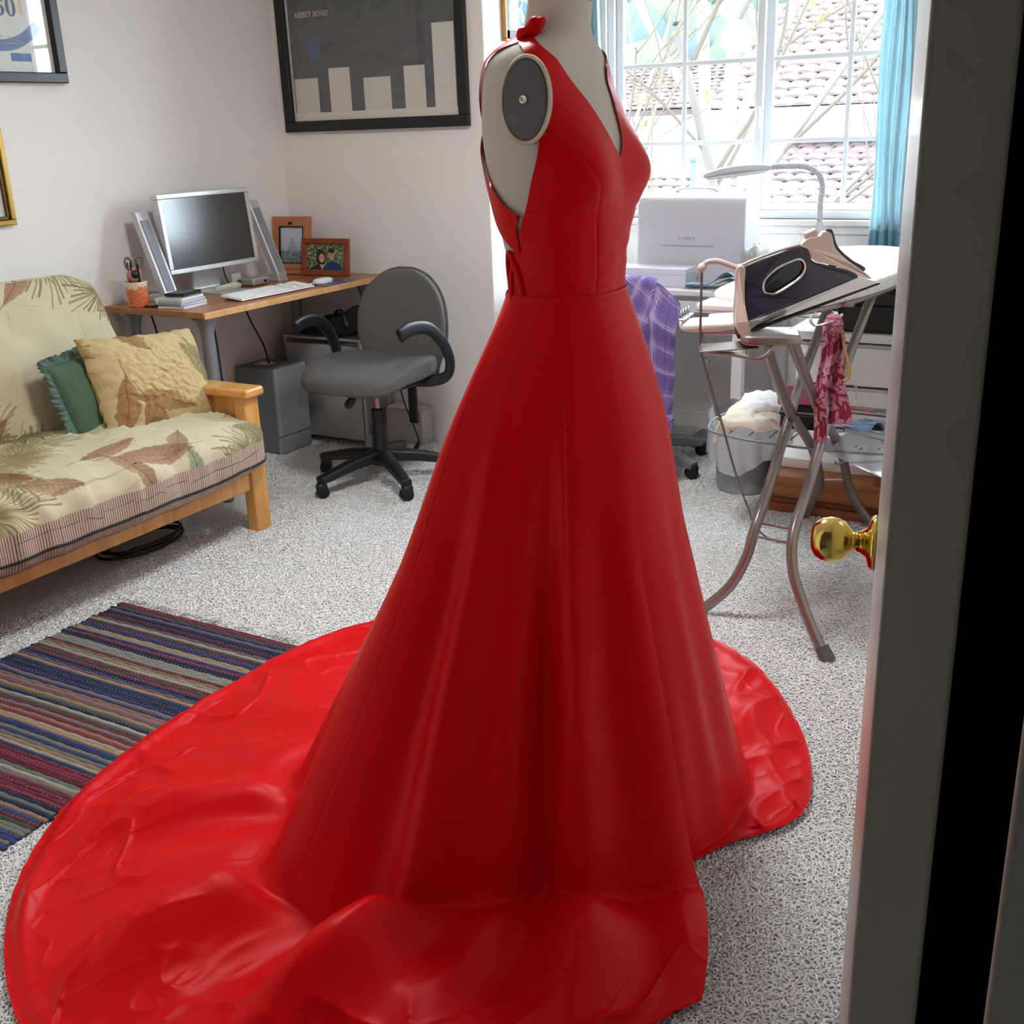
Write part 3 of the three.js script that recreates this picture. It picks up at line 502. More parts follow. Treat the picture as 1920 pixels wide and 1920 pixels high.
{ // cushions
  const p = thing('throw_pillow', 'palm print throw pillow leaning on the futon arm', 'pillow', [-3.075, 0.585, -2.70]);
  p.rotation.set(0, Math.PI / 2 - 0.02, 0);
  const inner = mesh('cover', put(cushion(0.50, 0.36, 0.17, 90, 70, (q, x, y, s) => [q[0] + 0.006 * n2(x * 3, y * 3 + s), q[1] + 0.007 * n2(x * 3 + 9, y * 3), q[2] + s * 0.007 * n2(x * 7 + s * 3, y * 7) * (1 - Math.max(Math.abs(x), Math.abs(y)))], 0.05), [0, 0, 0], [-0.42, 0, -0.10]), M.palmPillow, p);
  const g = thing('green_pillow', 'green cushion with ruffled edging behind the palm print pillow', 'pillow', [-3.155, 0.555, -2.555]);
  g.rotation.set(0, Math.PI / 2 + 0.05, 0);
  const green = mat('#4c6a52', 0.75, { bumpMap: weave, bumpScale: 0.0005 }), ruff = mat('#6f8f86', 0.9, { bumpMap: weave, bumpScale: 0.001 });
  mesh('cover', put(cushion(0.36, 0.32, 0.13, 60, 60, null, 0.04), [0, 0, 0], [-0.34, 0, 0.05]), green, g);
  const n = 420, pos = [], idx = [], uv = [], r = rng(3);
  for (let i = 0; i <= n; i++) {
    const t = i / n * 4, e = Math.floor(t) % 4, k = t - Math.floor(t), c = [[-1, -1], [1, -1], [1, 1], [-1, 1]], x = lerp(c[e][0], c[(e + 1) % 4][0], k), y = lerp(c[e][1], c[(e + 1) % 4][1], k), L = Math.hypot(x, y);
    for (let j = 0; j <= 4; j++) { const o = j / 4 * (0.034 + 0.006 * n2(i * 0.21, 4)), w = Math.sin(i * 0.92 + n2(i * 0.1, 1) * 3) * 0.011 * (j / 4) + (j / 4) * 0.012 * n2(i * 0.35, 7); const bx = x * 0.175 + x / L * o, by = y * 0.155 + y / L * o; pos.push(bx, by, w); uv.push(i * 0.01, j * 0.01); }
  }
  for (let i = 0; i < n; i++) for (let j = 0; j < 4; j++) { const a = i * 5 + j; idx.push(a, a + 5, a + 1, a + 1, a + 5, a + 6); }
  const rg = new THREE.BufferGeometry(); rg.setAttribute('position', new THREE.Float32BufferAttribute(pos, 3)); rg.setAttribute('uv', new THREE.Float32BufferAttribute(uv, 2)); rg.setIndex(idx); rg.computeVertexNormals();
  mesh('ruffle', put(rg, [0, 0, 0], [-0.34, 0, 0.05]), ruff, g);
}
{ // coiled cable under the futon
  const c = thing('coiled_cable', 'coil of black cable on the carpet under the futon', 'cable');
  const pts = []; for (let i = 0; i <= 120; i++) { const t = i / 120 * 3.2 * 6.2832 - 0.5, R = 0.13 + 0.018 * Math.sin(t * 0.37 + 1); pts.push([-3.11 + R * 0.75 * Math.cos(t) + 0.02 * Math.sin(t * 0.21), 0.014 + 0.006 * (i / 40 % 3), -2.57 + R * 1.25 * Math.sin(t)]); }
  mesh('coil', tube(pts, 0.006, 400, 7), M.cable, c);
}
// ---------------------------------------------------------------- desk and what stands on it
const DH = 0.774;
M.deskWood = mat('#ffffff', 0.38, { map: woodTex([140, 88, 48], [164, 108, 62], [178, 124, 76], 17, [[0.28, 0.36, 0.035], [0.7, 0.8, 0.03]]), clearcoat: 0.2, clearcoatRoughness: 0.35 });
M.deskEdge = mat('#ffffff', 0.45, { map: woodTex([190, 140, 86], [208, 160, 104], [220, 176, 122], 21, [[0.45, 0.4, 0.03]]) });
{
  const d = thing('desk', 'pine desk on grey tube legs against the corner walls', 'desk');
  mesh('desktop', box(-3.665, -3.118, DH - 0.024, DH, -4.186, -3.030, 0.002), M.deskWood, d);
  mesh('edge_strip', box(-3.122, -3.112, DH - 0.026, DH - 0.001, -4.186, -3.028, 0.003), M.deskEdge, d);
  for (const [x, z] of [[-3.175, -3.09], [-3.60, -3.11], [-3.60, -4.10], [-3.175, -4.10]]) {
    const leg = mesh('leg', put(lathe([[0, 0], [0.022, 0], [0.026, 0.012], [0.026, 0.05], [0.0245, 0.06], [0.0245, 0.66], [0.027, 0.69], [0.036, 0.72], [0.052, 0.74], [0.056, 0.75], [0, 0.75]], 32), [x, 0, z]), mat('#8b8f96', 0.38, { metalness: 0.35 }), d);
  }
}
{ // monitor
  const m = thing('monitor', 'silver framed computer monitor with a dark screen', 'monitor', [-3.50, DH, -3.50], -0.03);
  const alu = mat('#d4d7da', 0.38, { metalness: 0.6 });
  // local +x is the screen side
  const W = 0.505, H = 0.318, y0 = 0.098;
  const pn = sub('panel', m); pn.position.y = 0.098; pn.rotation.z = 0.085; pn.translateY(-0.098);
  const fr = mesh('bezel', [box(-0.012, 0.012, y0, y0 + 0.021, -W / 2, W / 2, 0.004), box(-0.012, 0.012, y0 + H - 0.021, y0 + H, -W / 2, W / 2, 0.004), box(-0.012, 0.012, y0 + 0.021, y0 + H - 0.021, -W / 2, -W / 2 + 0.021, 0.003), box(-0.012, 0.012, y0 + 0.021, y0 + H - 0.021, W / 2 - 0.021, W / 2, 0.003), box(-0.034, -0.010, y0 + 0.002, y0 + H - 0.002, -W / 2 + 0.002, W / 2 - 0.002, 0.006)], alu, pn);
  mesh('screen', box(-0.008, 0.009, y0 + 0.021, y0 + H - 0.021, -W / 2 + 0.021, W / 2 - 0.021), mat('#0b0d10', 0.22, { clearcoat: 1, clearcoatRoughness: 0.16 }), pn);
  const st = new THREE.Shape(); st.moveTo(-0.035, 0.20); st.lineTo(-0.030, 0.20); st.lineTo(-0.062, 0.03); st.quadraticCurveTo(-0.066, 0.0075, -0.044, 0.0075); st.lineTo(0.125, 0.0075); st.lineTo(0.125, 0.0005); st.lineTo(-0.052, 0.0005); st.quadraticCurveTo(-0.078, 0.0005, -0.073, 0.03); st.lineTo(-0.040, 0.20);
  mesh('stand', put(extrude(st, 0.15), [0, 0, -0.075]), alu, m);
  const q = mesh('monitor_cable', tube([[-0.03, 0.11, -0.07], [-0.04, 0.05, -0.09], [-0.03, 0.008, -0.11], [0.02, 0.006, -0.13]], 0.003, 40, 6), M.cable, m);
}
// folded cable bundle on the monitor foot
{ const b = thing('cable_bundle', 'folded bundle of pale cable on the monitor foot', 'cable', [-3.46, DH + 0.008, -3.52]); const pts = []; for (let i = 0; i <= 90; i++) { const t = i / 90 * 5 * 6.2832, k = i / 90; pts.push([0.022 * Math.sin(t) * (0.7 + 0.5 * k), 0.005 + 0.012 * k + 0.003 * Math.sin(t * 2), 0.075 * Math.cos(t)]); } mesh('loops', tube(pts, 0.0032, 360, 6), mat('#c9c5b4', 0.6), b); }
function deskSpeaker(label, z, turn) {
  const s = thing('desk_speaker', label, 'speaker', [-3.475, DH, z], turn, 'pair of slim speakers beside the monitor');
  // local x: towards the user, the column leans back
  const body = mat('#c8cacd', 0.4, { metalness: 0.45 });
  const P = new THREE.Shape(); P.moveTo(0.02, 0.0); P.lineTo(0.012, 0.04); P.lineTo(-0.105, 0.352); P.lineTo(-0.128, 0.352); P.lineTo(-0.118, 0.30); P.lineTo(-0.02, 0.035); P.lineTo(-0.13, 0.022); P.lineTo(-0.13, 0.0);
  mesh('column', put(extrude(P, 0.058, 0.004), [0, 0, -0.029]), body, s);
  const L = Math.hypot(0.117, 0.312), gg = box(-0.0015, 0.0015, 0, L * 0.88, -0.02, 0.02, 0.001); put(gg, [0.0175 - 0.005, 0.045, 0], [0, 0, Math.atan2(0.117, 0.312)]);
  mesh('grille', gg, mat('#8f939b', 0.8, { bumpMap: grainBump, bumpScale: 0.0008 }), s);
  return s;
}
deskSpeaker('slim silver speaker left of the monitor beside the disc cases', -3.205, -0.05);
deskSpeaker('slim silver speaker between the monitor and the photo frames', -3.868, 0.10);
{ // pen cup and its contents
  const c = thing('pen_cup', 'orange glazed clay cup holding pens and scissors', 'cup', [-3.515, DH, -3.075]);
  const glaze = tex(canvas(512, 256, (g, w, h) => { const r = rng(8); g.fillStyle = '#d2703f'; g.fillRect(0, 0, w, h); for (let i = 0; i < 500; i++) { g.fillStyle = ['rgba(232,150,100,0.25)', 'rgba(170,70,35,0.22)', 'rgba(222,130,80,0.25)'][i % 3]; g.beginPath(); g.ellipse(r() * w, r() * h, 6 + r() * 20, 4 + r() * 12, 0, 0, 7); g.fill(); } g.fillStyle = '#e6d3b8'; g.beginPath(); g.moveTo(0, 0); for (let x = 0; x <= w; x += 4) g.lineTo(x, 62 + 14 * Math.sin(x * 0.0368) + 9 * Math.sin(x * 0.1104 + 1) + 5 * Math.sin(x * 0.27)); g.lineTo(w, 0); g.fill(); for (let i = 0; i < 700; i++) { g.fillStyle = r() > 0.5 ? 'rgba(236,218,190,0.5)' : 'rgba(200,110,66,0.4)'; g.fillRect(r() * w, 30 + r() * 75, 2, 2 + r() * 9); } }), 1, 1, true, false);
  const g = lathe([[0, 0.001], [0.040, 0.0], [0.0425, 0.004], [0.043, 0.09], [0.0445, 0.094], [0.0445, 0.098], [0.041, 0.098], [0.040, 0.092], [0.039, 0.01], [0, 0.008]], 44);
  const p = g.attributes.position, uv = g.attributes.uv; for (let i = 0; i < p.count; i++) uv.setXY(i, uv.getX(i), clamp(p.getY(i) / 0.1, 0.02, 0.98));
  mesh('cup_body', g, mat('#ffffff', 0.3, { map: glaze, clearcoat: 0.4 }), c);
  const pens = [[-0.022, 0.012, 0.3, 0.16, '#17181c'], [-0.01, 0.028, 0.1, 0.15, '#cfcfd2'], [0.012, 0.022, -0.1, 0.165, '#22252b'], [0.024, -0.004, -0.35, 0.16, '#101114'], [0.0, -0.024, 0.0, 0.15, '#3a3f55'], [-0.026, -0.012, 0.25, 0.152, '#141518']];
  pens.forEach(([x, z, lean, h, col], i) => { const q = thing('pen', ['black pen leaning left in the orange cup', 'pale grey pen in the orange cup', 'dark grey pen upright in the orange cup', 'thick black marker leaning right in the orange cup', 'blue grey pen at the back of the orange cup', 'short black pen at the rim of the orange cup'][i], 'pen', [-3.515 + x, DH + 0.012, -3.075 + z]); q.rotation.set(-lean * 0.35, 0, lean * 0.3); mesh('barrel', cyl(0.0042, 0.0042, [0, 0, 0], [0, h - 0.02, 0], 12), mat(col, 0.4), q); mesh('cap', cyl(0.0048, 0.003, [0, h - 0.02, 0], [0, h, 0], 12), mat(col, 0.3), q); });
  const s = thing('scissors', 'pair of scissors with grey loop handles in the orange cup', 'scissors', [-3.52, DH + 0.015, -3.085]); s.rotation.y = 1.45;
  mesh('blade', [put(cbox(0.012, 0.11, 0.002), [0.003, 0.055, 0], [0, 0, 0.08]), put(cbox(0.012, 0.11, 0.002), [-0.003, 0.055, 0.002], [0, 0, -0.08])], M.chrome, s);
  for (const k of [1, -1]) { const r = new THREE.TorusGeometry(0.019, 0.0042, 10, 32); put(r, [0, 0, 0], [0, 0, 0], [0.8, 1.25, 1]); put(r, [k * 0.024, 0.152, 0.001 * k], [0, 0, -k * 0.25]); mesh('handle', [r, cyl(0.004, 0.004, [k * 0.004, 0.105, 0], [k * 0.017, 0.132, 0], 8)], mat('#5c5a58', 0.4), s); }
  const tp = thing('tape_roll', 'tape dispenser with a pink roll standing in the orange cup', 'tape', [-3.498, DH + 0.075, -3.062]); tp.rotation.y = 1.2;
  mesh('holder', put(cbox(0.035, 0.075, 0.014, 0.004), [0, 0, 0]), mat('#7e3a34', 0.45), tp);
  const ring = new THREE.TorusGeometry(0.021, 0.0075, 12, 36); mesh('roll', put(ring, [0, 0.052, 0]), mat('#b9796f', 0.45), tp); mesh('core', put(lathe([[0.0, -0.006], [0.014, -0.006], [0.014, 0.006], [0, 0.006]], 24), [0, 0.052, 0], [Math.PI / 2, 0, 0]), M.blackPlastic, tp);
}
{ // coaster, small silver box, disc cases, black drive
  const c = thing('coaster', 'round black coaster beside the orange cup', 'coaster', [-3.455, DH, -3.10]); mesh('disc', lathe([[0, 0.008], [0.036, 0.008], [0.040, 0.006], [0.040, 0.001], [0.038, 0], [0, 0]], 36), mat('#2a2724', 0.7), c); mesh('cork_inset', put(lathe([[0, 0.0092], [0.033, 0.0092], [0.033, 0.007]], 36)), mat('#8d7a62', 0.9), c);
  const r = thing('router', 'small grey flat box behind the orange cup by the wall', 'box', [-3.63, DH, -3.22]); mesh('case', box(-0.035, 0.035, 0, 0.028, -0.06, 0.06, 0.006), mat('#8f9296', 0.45), r); mesh('led', box(0.034, 0.0355, 0.012, 0.016, -0.01, 0.01), M.black, r);
  const cols = ['#d8d8dc', '#c9cbd4', '#b9bcc8', '#dcdde2'];
  for (let i = 0; i < 4; i++) {
    const k = thing('disc_case', ['clear disc case at the bottom of the stack', 'grey disc case second from the bottom of the stack', 'blue grey disc case under the top of the stack', 'pale disc case on top under the black drive'][i], 'disc case', [-3.335 + [0.006, -0.004, 0.004, -0.006][i], DH + i * 0.0105, -3.135 + [0.004, -0.004, 0.01, 0.006][i]], [0.12, 0.02, 0.10, 0.16][i], 'stack of disc cases');
    mesh('tray', box(-0.062, 0.062, 0.0008, 0.0088, -0.07, 0.07, 0.001), mat(cols[i], 0.35), k);
    mesh('lid', [box(-0.063, 0.063, 0.0086, 0.0102, -0.071, 0.071, 0.0006), box(-0.063, -0.057, 0, 0.0088, -0.071, 0.071, 0.0006)], mat('#eef0f4', 0.12, { clearcoat: 0.5 }), k);
  }
  const h = thing('portable_drive', 'black portable drive lying on the disc cases', 'drive', [-3.345, DH + 0.0425, -3.155], 0.25); mesh('case', box(-0.043, 0.043, 0, 0.014, -0.065, 0.065, 0.005, 3), mat('#11131a', 0.3), h); mesh('end_cap', box(-0.042, 0.042, 0.001, 0.013, 0.0645, 0.067, 0.001), M.blackPlastic, h);
}
{ // hub with a plugged cable
  const h = thing('usb_hub', 'small square silver hub at the foot of the monitor', 'hub', [-3.50, DH, -3.715], 0.06);
  mesh('case', box(-0.05, 0.05, 0.002, 0.034, -0.055, 0.055, 0.008, 3), mat('#b9bcc0', 0.35, { metalness: 0.5 }), h);
  mesh('port', box(0.0495, 0.0508, 0.011, 0.022, -0.035, -0.018), M.black, h); mesh('top_plate', put(lathe([[0, 0.0365], [0.03, 0.0365], [0.034, 0.034]], 36), [0, 0, 0]), M.chrome, h);
  const s = thing('memory_card', 'pale card standing behind the silver hub', 'card', [-3.548, DH, -3.665], 0.1); mesh('card', box(-0.004, 0.004, 0, 0.055, -0.03, 0.03, 0.001), mat('#d7d8d6', 0.5), s);
  const c = thing('hub_cable', 'black cable running from the silver hub to the monitor', 'cable'); mesh('wire', tube([[-3.51, DH + 0.02, -3.655], [-3.50, DH + 0.028, -3.63], [-3.485, DH + 0.008, -3.60], [-3.52, DH + 0.005, -3.58], [-3.56, DH + 0.005, -3.60]], 0.0035, 40, 6), M.cable, c);
}
{ // keyboard
  const k = thing('keyboard', 'white keyboard lying on the front of the desk', 'keyboard', [-3.222, DH + 0.004, -3.51], -0.035);
  const base = box(-0.06, 0.06, 0, 0.006, -0.215, 0.215, 0.003); put(base, [0, 0.005, 0], [0, 0, -0.10]);
  mesh('base', base, M.whitePlastic, k);
  mesh('foot', put(cbox(0.012, 0.012, 0.40, 0.003), [-0.05, 0.004, 0]), M.whitePlastic, k);
  const kg = cbox(0.0150, 0.004, 0.0158, 0.0018, 1), km = mat('#f2f2f1', 0.45);
  const keys = sub('keys', k); keys.rotation.z = -0.10; keys.position.y = 0.0135;
  for (let r = 0; r < 6; r++) for (let c = 0; c < 22; c++) { if ((c === 15 || c === 18) && r !== 9) continue; if (r === 5 && c > 3 && c < 9) continue; const m = mesh('key', kg, km, keys); m.position.set(-0.047 + r * 0.0188, 0, 0.204 - c * 0.0194); }
  const sp = mesh('space_bar', put(cbox(0.0150, 0.004, 0.092, 0.0018, 1), [0.047, 0, 0.088]), km, keys);
}
{ // mouse on a printed pad
  const p = thing('mouse_pad', 'thin mouse pad with a blue and red picture on the desk', 'mouse pad', [-3.215, DH, -3.865], 0.06);
  const pt = tex(canvas(256, 256, (c, w, h) => { const g = c.createLinearGradient(0, 0, w, h); g.addColorStop(0, '#2b3f66'); g.addColorStop(0.5, '#3e5b8d'); g.addColorStop(0.7, '#8c4a52'); g.addColorStop(1, '#31405c'); c.fillStyle = g; c.fillRect(0, 0, w, h); const r = rng(6); for (let i = 0; i < 60; i++) { c.fillStyle = ['#7f93b5', '#2a3550', '#a65b58', '#d0b9a8'][i % 4]; c.globalAlpha = 0.5; c.beginPath(); c.ellipse(r() * w, r() * h, 6 + r() * 22, 4 + r() * 12, r() * 3, 0, 7); c.fill(); } }), 4.5, 5.5);
  mesh('pad', box(-0.09, 0.09, 0, 0.004, -0.11, 0.11, 0.0015), mat('#ffffff', 0.6, { map: pt }), p);
  const m = thing('mouse', 'white computer mouse on the mouse pad', 'mouse', [-3.205, DH + 0.004, -3.84], 0.08);
  const g = softBlock(0.030, 0.017, 0.056, 0.72, 60, 40, (q) => [q[0], q[1] < 0 ? Math.max(q[1], -0.006) : q[1] * (1 - 0.15 * (q[0] / 0.03) ** 2), q[2]]); put(g, [0, 0.0065, 0]);
  mesh('shell', g, mat('#f1f1ee', 0.25, { clearcoat: 0.6 }), m); mesh('cord', tube([[-0.005, 0.006, 0.055], [-0.01, 0.005, 0.08], [-0.06, 0.0025, 0.10], [-0.14, 0.0, 0.11]], 0.002, 30, 6), M.whitePlastic, m);
}
// ---------------------------------------------------------------- framed photos on the desk
function castlePicture(w, h) { return canvas(w, h, (c) => { const g = c.createLinearGradient(0, 0, 0, h); g.addColorStop(0, '#c9d4df'); g.addColorStop(1, '#b5c0c9'); c.fillStyle = g; c.fillRect(0, 0, w, h); c.fillStyle = '#8fa0b3'; const tower = (x, t, b, ww) => { c.fillRect(x - ww / 2, t + ww, ww, b - t - ww); c.beginPath(); c.moveTo(x - ww * 0.7, t + ww); c.lineTo(x, t - ww * 1.1); c.lineTo(x + ww * 0.7, t + ww); c.fill(); }; tower(w * 0.5, h * 0.3, h * 0.75, w * 0.07); tower(w * 0.42, h * 0.45, h * 0.75, w * 0.06); tower(w * 0.6, h * 0.42, h * 0.75, w * 0.06); tower(w * 0.34, h * 0.55, h * 0.75, w * 0.06); tower(w * 0.68, h * 0.55, h * 0.75, w * 0.06); const r = rng(4); for (let i = 0; i < 260; i++) { c.fillStyle = ['#7a838a', '#8d949a', '#69737b'][i % 3]; c.beginPath(); c.arc(r() * w, h * (0.68 + 0.32 * r()), 3 + r() * w * 0.05, 0, 7); c.fill(); } }); }
{
  const f = thing('castle_photo_frame', 'tan wooden photo frame with lettering and a castle picture', 'photo frame', [-3.565, DH + 0.002, -4.06], 0.14);
  f.rotation.order = 'YXZ'; f.rotation.x = -0.16;
  const W = 0.205, H = 0.262, iw = 0.128, ih = 0.165, cy = 0.133;
  const s = new THREE.Shape(); s.moveTo(-W / 2, 0); s.lineTo(W / 2, 0); s.lineTo(W / 2, H); s.lineTo(-W / 2, H); const hole = new THREE.Path(); hole.moveTo(-iw / 2, cy - ih / 2); hole.lineTo(-iw / 2, cy + ih / 2); hole.lineTo(iw / 2, cy + ih / 2); hole.lineTo(iw / 2, cy - ih / 2); s.holes.push(hole);
  const tan = mat('#ffffff', 0.5, { map: woodTex([176, 110, 74], [190, 124, 88], [202, 138, 100], 31) });
  mesh('frame_board', boxUV(put(extrude(s, 0.012, 0.0015), [0, 0, 0])), tan, f);
  mesh('inner_edge', [box(-iw / 2 - 0.003, -iw / 2 + 0.002, cy - ih / 2, cy + ih / 2, 0.004, 0.0145), box(iw / 2 - 0.002, iw / 2 + 0.003, cy - ih / 2, cy + ih / 2, 0.004, 0.0145), box(-iw / 2, iw / 2, cy - ih / 2 - 0.003, cy - ih / 2 + 0.002, 0.004, 0.0145), box(-iw / 2, iw / 2, cy + ih / 2 - 0.002, cy + ih / 2 + 0.003, 0.004, 0.0145)], M.black, f);
  const pg = new THREE.PlaneGeometry(iw, ih); pg.translate(0, cy, 0.005); mesh('picture', pg, mat('#ffffff', 0.3, { map: tex(castlePicture(192, 256), 1, 1, true, false) }), f);
  const lt = new THREE.PlaneGeometry(0.10, 0.022); lt.translate(0.01, 0.022, 0.0139); mesh('lettering', lt, mat('#ffffff', 0.5, { map: tex(canvas(512, 112, (c, w, h) => { c.fillStyle = '#be7c58'; c.fillRect(0, 0, w, h); c.fillStyle = '#17110e'; c.font = 'bold italic 62px serif'; c.textAlign = 'center'; c.fillText('Walt Disney World', w / 2, 76, w - 20); }), 1, 1, true, false) }), f);
  const ic = [[-0.012, 0], [-0.012, 0.008], [-0.010, 0.014], [-0.008, 0.008], [-0.005, 0.010], [-0.003, 0.022], [-0.001, 0.010], [0.004, 0.012], [0.006, 0.018], [0.008, 0.010], [0.011, 0.014], [0.012, 0.0]]; mesh('emblem', put(extrude(ic, 0.001), [-0.005, 0.224, 0.0135]), M.black, f);
  mesh('easel_back', put(cbox(0.06, 0.20, 0.003), [0, 0.10, -0.028], [0.26, 0, 0]), M.blackPlastic, f);
}
{
  const f = thing('couple_photo_frame', 'reddish wood photo frame with a picture of two smiling people', 'photo frame', [-3.352, DH + 0.002, -4.05], 0.06);
  f.rotation.order = 'YXZ'; f.rotation.x = -0.12;
  const W = 0.262, H = 0.168, b = 0.026, wood = mat('#ffffff', 0.35, { map: woodTex([120, 52, 24], [138, 62, 30], [150, 74, 38], 37), clearcoat: 0.3 });
  for (const [x0, x1, y0, y1] of [[-W / 2, W / 2, 0, b], [-W / 2, W / 2, H - b, H], [-W / 2, -W / 2 + b, b, H - b], [W / 2 - b, W / 2, b, H - b]]) mesh('frame_rail', box(x0, x1, y0, y1, 0, 0.018, 0.004), wood, f);
  const cv = canvas(320, 192, (c, w, h) => { const r = rng(12); c.fillStyle = '#4b5a38'; c.fillRect(0, 0, w, h); for (let i = 0; i < 700; i++) { c.fillStyle = ['#7f9063', '#c2c7a8', '#33422a', '#97a47c', '#e2e2cf'][i % 5]; c.globalAlpha = 0.7; c.beginPath(); c.ellipse(r() * w, r() * h, 3 + r() * 6, 2 + r() * 4, r() * 3, 0, 7); c.fill(); } c.globalAlpha = 1; c.fillStyle = '#263f78'; c.beginPath(); c.ellipse(220, 200, 78, 72, 0, 0, 7); c.fill(); c.fillStyle = '#b98f77'; c.beginPath(); c.ellipse(205, 78, 27, 36, 0.1, 0, 7); c.fill(); c.fillStyle = '#2b211c'; c.beginPath(); c.ellipse(205, 50, 27, 16, 0.1, 0, 7); c.fill(); c.fillStyle = '#38291f'; c.beginPath(); c.ellipse(118, 100, 42, 58, 0, 0, 7); c.fill(); c.fillStyle = '#c79f88'; c.beginPath(); c.ellipse(126, 104, 24, 31, 0, 0, 7); c.fill(); c.fillStyle = '#2a2f3e'; c.beginPath(); c.ellipse(100, 200, 70, 46, 0, 0, 7); c.fill(); c.fillStyle = '#c9a590'; c.beginPath(); c.moveTo(108, 150); c.lineTo(150, 150); c.lineTo(128, 190); c.fill(); c.fillStyle = '#3b2a24'; for (const [x, y] of [[118, 98], [135, 98], [196, 74], [214, 73]]) { c.beginPath(); c.arc(x, y, 2.6, 0, 7); c.fill(); } c.strokeStyle = '#f3e6df'; c.lineWidth = 3; for (const [x, y] of [[127, 114], [206, 92]]) { c.beginPath(); c.arc(x, y, 9, 0.3, 2.8); c.stroke(); } });
  const pg = new THREE.PlaneGeometry(W - 2 * b + 0.004, H - 2 * b + 0.004); pg.translate(0, H / 2, 0.008); mesh('picture', pg, mat('#ffffff', 0.3, { map: tex(cv, 1, 1, true, false) }), f);
  mesh('easel_back', put(cbox(0.06, 0.13, 0.003), [0, 0.065, -0.022], [0.2, 0, 0]), M.blackPlastic, f);
}
// ---------------------------------------------------------------- under the desk
{
  const t = thing('small_tower', 'dark grey computer tower with a silver front under the desk', 'computer', [-3.535, 0, -3.80], -0.05);
  mesh('case', box(-0.12, 0.115, 0.006, 0.40, -0.10, 0.10, 0.006), mat('#6f7376', 0.5), t);
  mesh('front_panel', [box(0.110, 0.135, 0.085, 0.405, -0.102, 0.102, 0.012, 3), box(0.110, 0.128, 0.006, 0.085, -0.102, 0.102, 0.006)], mat('#a3a8ae', 0.32, { metalness: 0.45 }), t);
  mesh('paper_slip', box(-0.07, 0.02, 0.4003, 0.4015, -0.03, 0.03), M.white, t);
  const b = thing('large_tower', 'large silver computer tower with perforated ends under the desk', 'computer', [-3.34, 0, -4.045]);
  const alu = mat('#b4b5b4', 0.42, { metalness: 0.4 });
  mesh('side_panel', [box(-0.225, 0.225, 0.035, 0.475, 0.094, 0.10, 0.004), box(-0.225, 0.225, 0.035, 0.475, -0.10, -0.094, 0.004)], alu, b);
  mesh('handle_frame', [box(-0.225, -0.21, 0, 0.51, -0.10, 0.10, 0.005), box(0.21, 0.225, 0, 0.51, -0.10, 0.10, 0.005), box(-0.225, 0.225, 0.498, 0.51, -0.10, -0.085, 0.004), box(-0.225, 0.225, 0.498, 0.51, 0.085, 0.10, 0.004), box(-0.22, 0.22, 0.46, 0.475, -0.096, 0.096), box(-0.22, 0.22, 0.035, 0.05, -0.096, 0.096)], alu, b);
  const ct = pixmap(64, 64, (x, y) => { const d = Math.hypot((x % 16) - 8, (y % 16) - 8); return d < 5 ? [40] : [150]; }, true, 40, 40);
  mesh('perforated_end', [box(0.2252, 0.2262, 0.06, 0.45, -0.08, 0.08), box(-0.2262, -0.2252, 0.06, 0.45, -0.08, 0.08)], mat('#ffffff', 0.5, { map: ct, metalness: 0.3 }), b);
  const g = thing('black_bag', 'black fabric bag slumped on top of the silver tower', 'bag', [-3.33, 0.51, -4.02]);
  const bg = softBlock(0.21, 0.05, 0.085, 0.6, 80, 40, ([x, y, z]) => [x, (y + 0.05) * (0.55 + 0.5 * sstep(x, -0.2, 0.1) + 0.5 * Math.exp(-(((x - 0.17) / 0.05) ** 2))) + 0.004 * n3(x * 20, y * 20, z * 20) * (y > -0.02 ? 1 : 0), z]);
  mesh('black_body', bg, mat('#08080a', 0.85, { bumpMap: weave, bumpScale: 0.0008 }), g);
  mesh('strap', band([[0.06, 0.09, 0.05], [0.10, 0.13, 0.06], [0.14, 0.11, 0.07], [0.16, 0.06, 0.08]], 0.02, 0.004, 30), M.black, g);
  const k = thing('grey_carton', 'low grey carton on the carpet against the poster wall', 'box', [-3.00, 0, -4.135]);
  mesh('carton_body', box(-0.105, 0.10, 0, 0.165, -0.045, 0.045, 0.004), mat('#bab7b2', 0.6), k); mesh('carton_flap', put(cbox(0.205, 0.003, 0.09), [-0.002, 0.169, 0.0], [0.03, 0, 0]), mat('#c4c1bb', 0.6), k);
  for (const [label, pts] of [['black cable hanging behind the desk leg near the futon', [[-3.19, 0.74, -3.14], [-3.20, 0.6, -3.16], [-3.185, 0.42, -3.15], [-3.20, 0.25, -3.17], [-3.24, 0.06, -3.22], [-3.30, 0.008, -3.3]]], ['dark cable hanging from the desk to the small tower', [[-3.50, 0.745, -3.62], [-3.505, 0.62, -3.68], [-3.50, 0.5, -3.74], [-3.525, 0.404, -3.79]]], ['black cable hanging below the desk at the wall side', [[-3.60, 0.745, -3.20], [-3.585, 0.6, -3.22], [-3.565, 0.45, -3.23], [-3.575, 0.2, -3.24], [-3.60, 0.01, -3.26]]]]) { const c = thing('desk_cable', label, 'cable'); mesh('wire', tube(pts, 0.004, 60, 6), M.cable, c); }
}
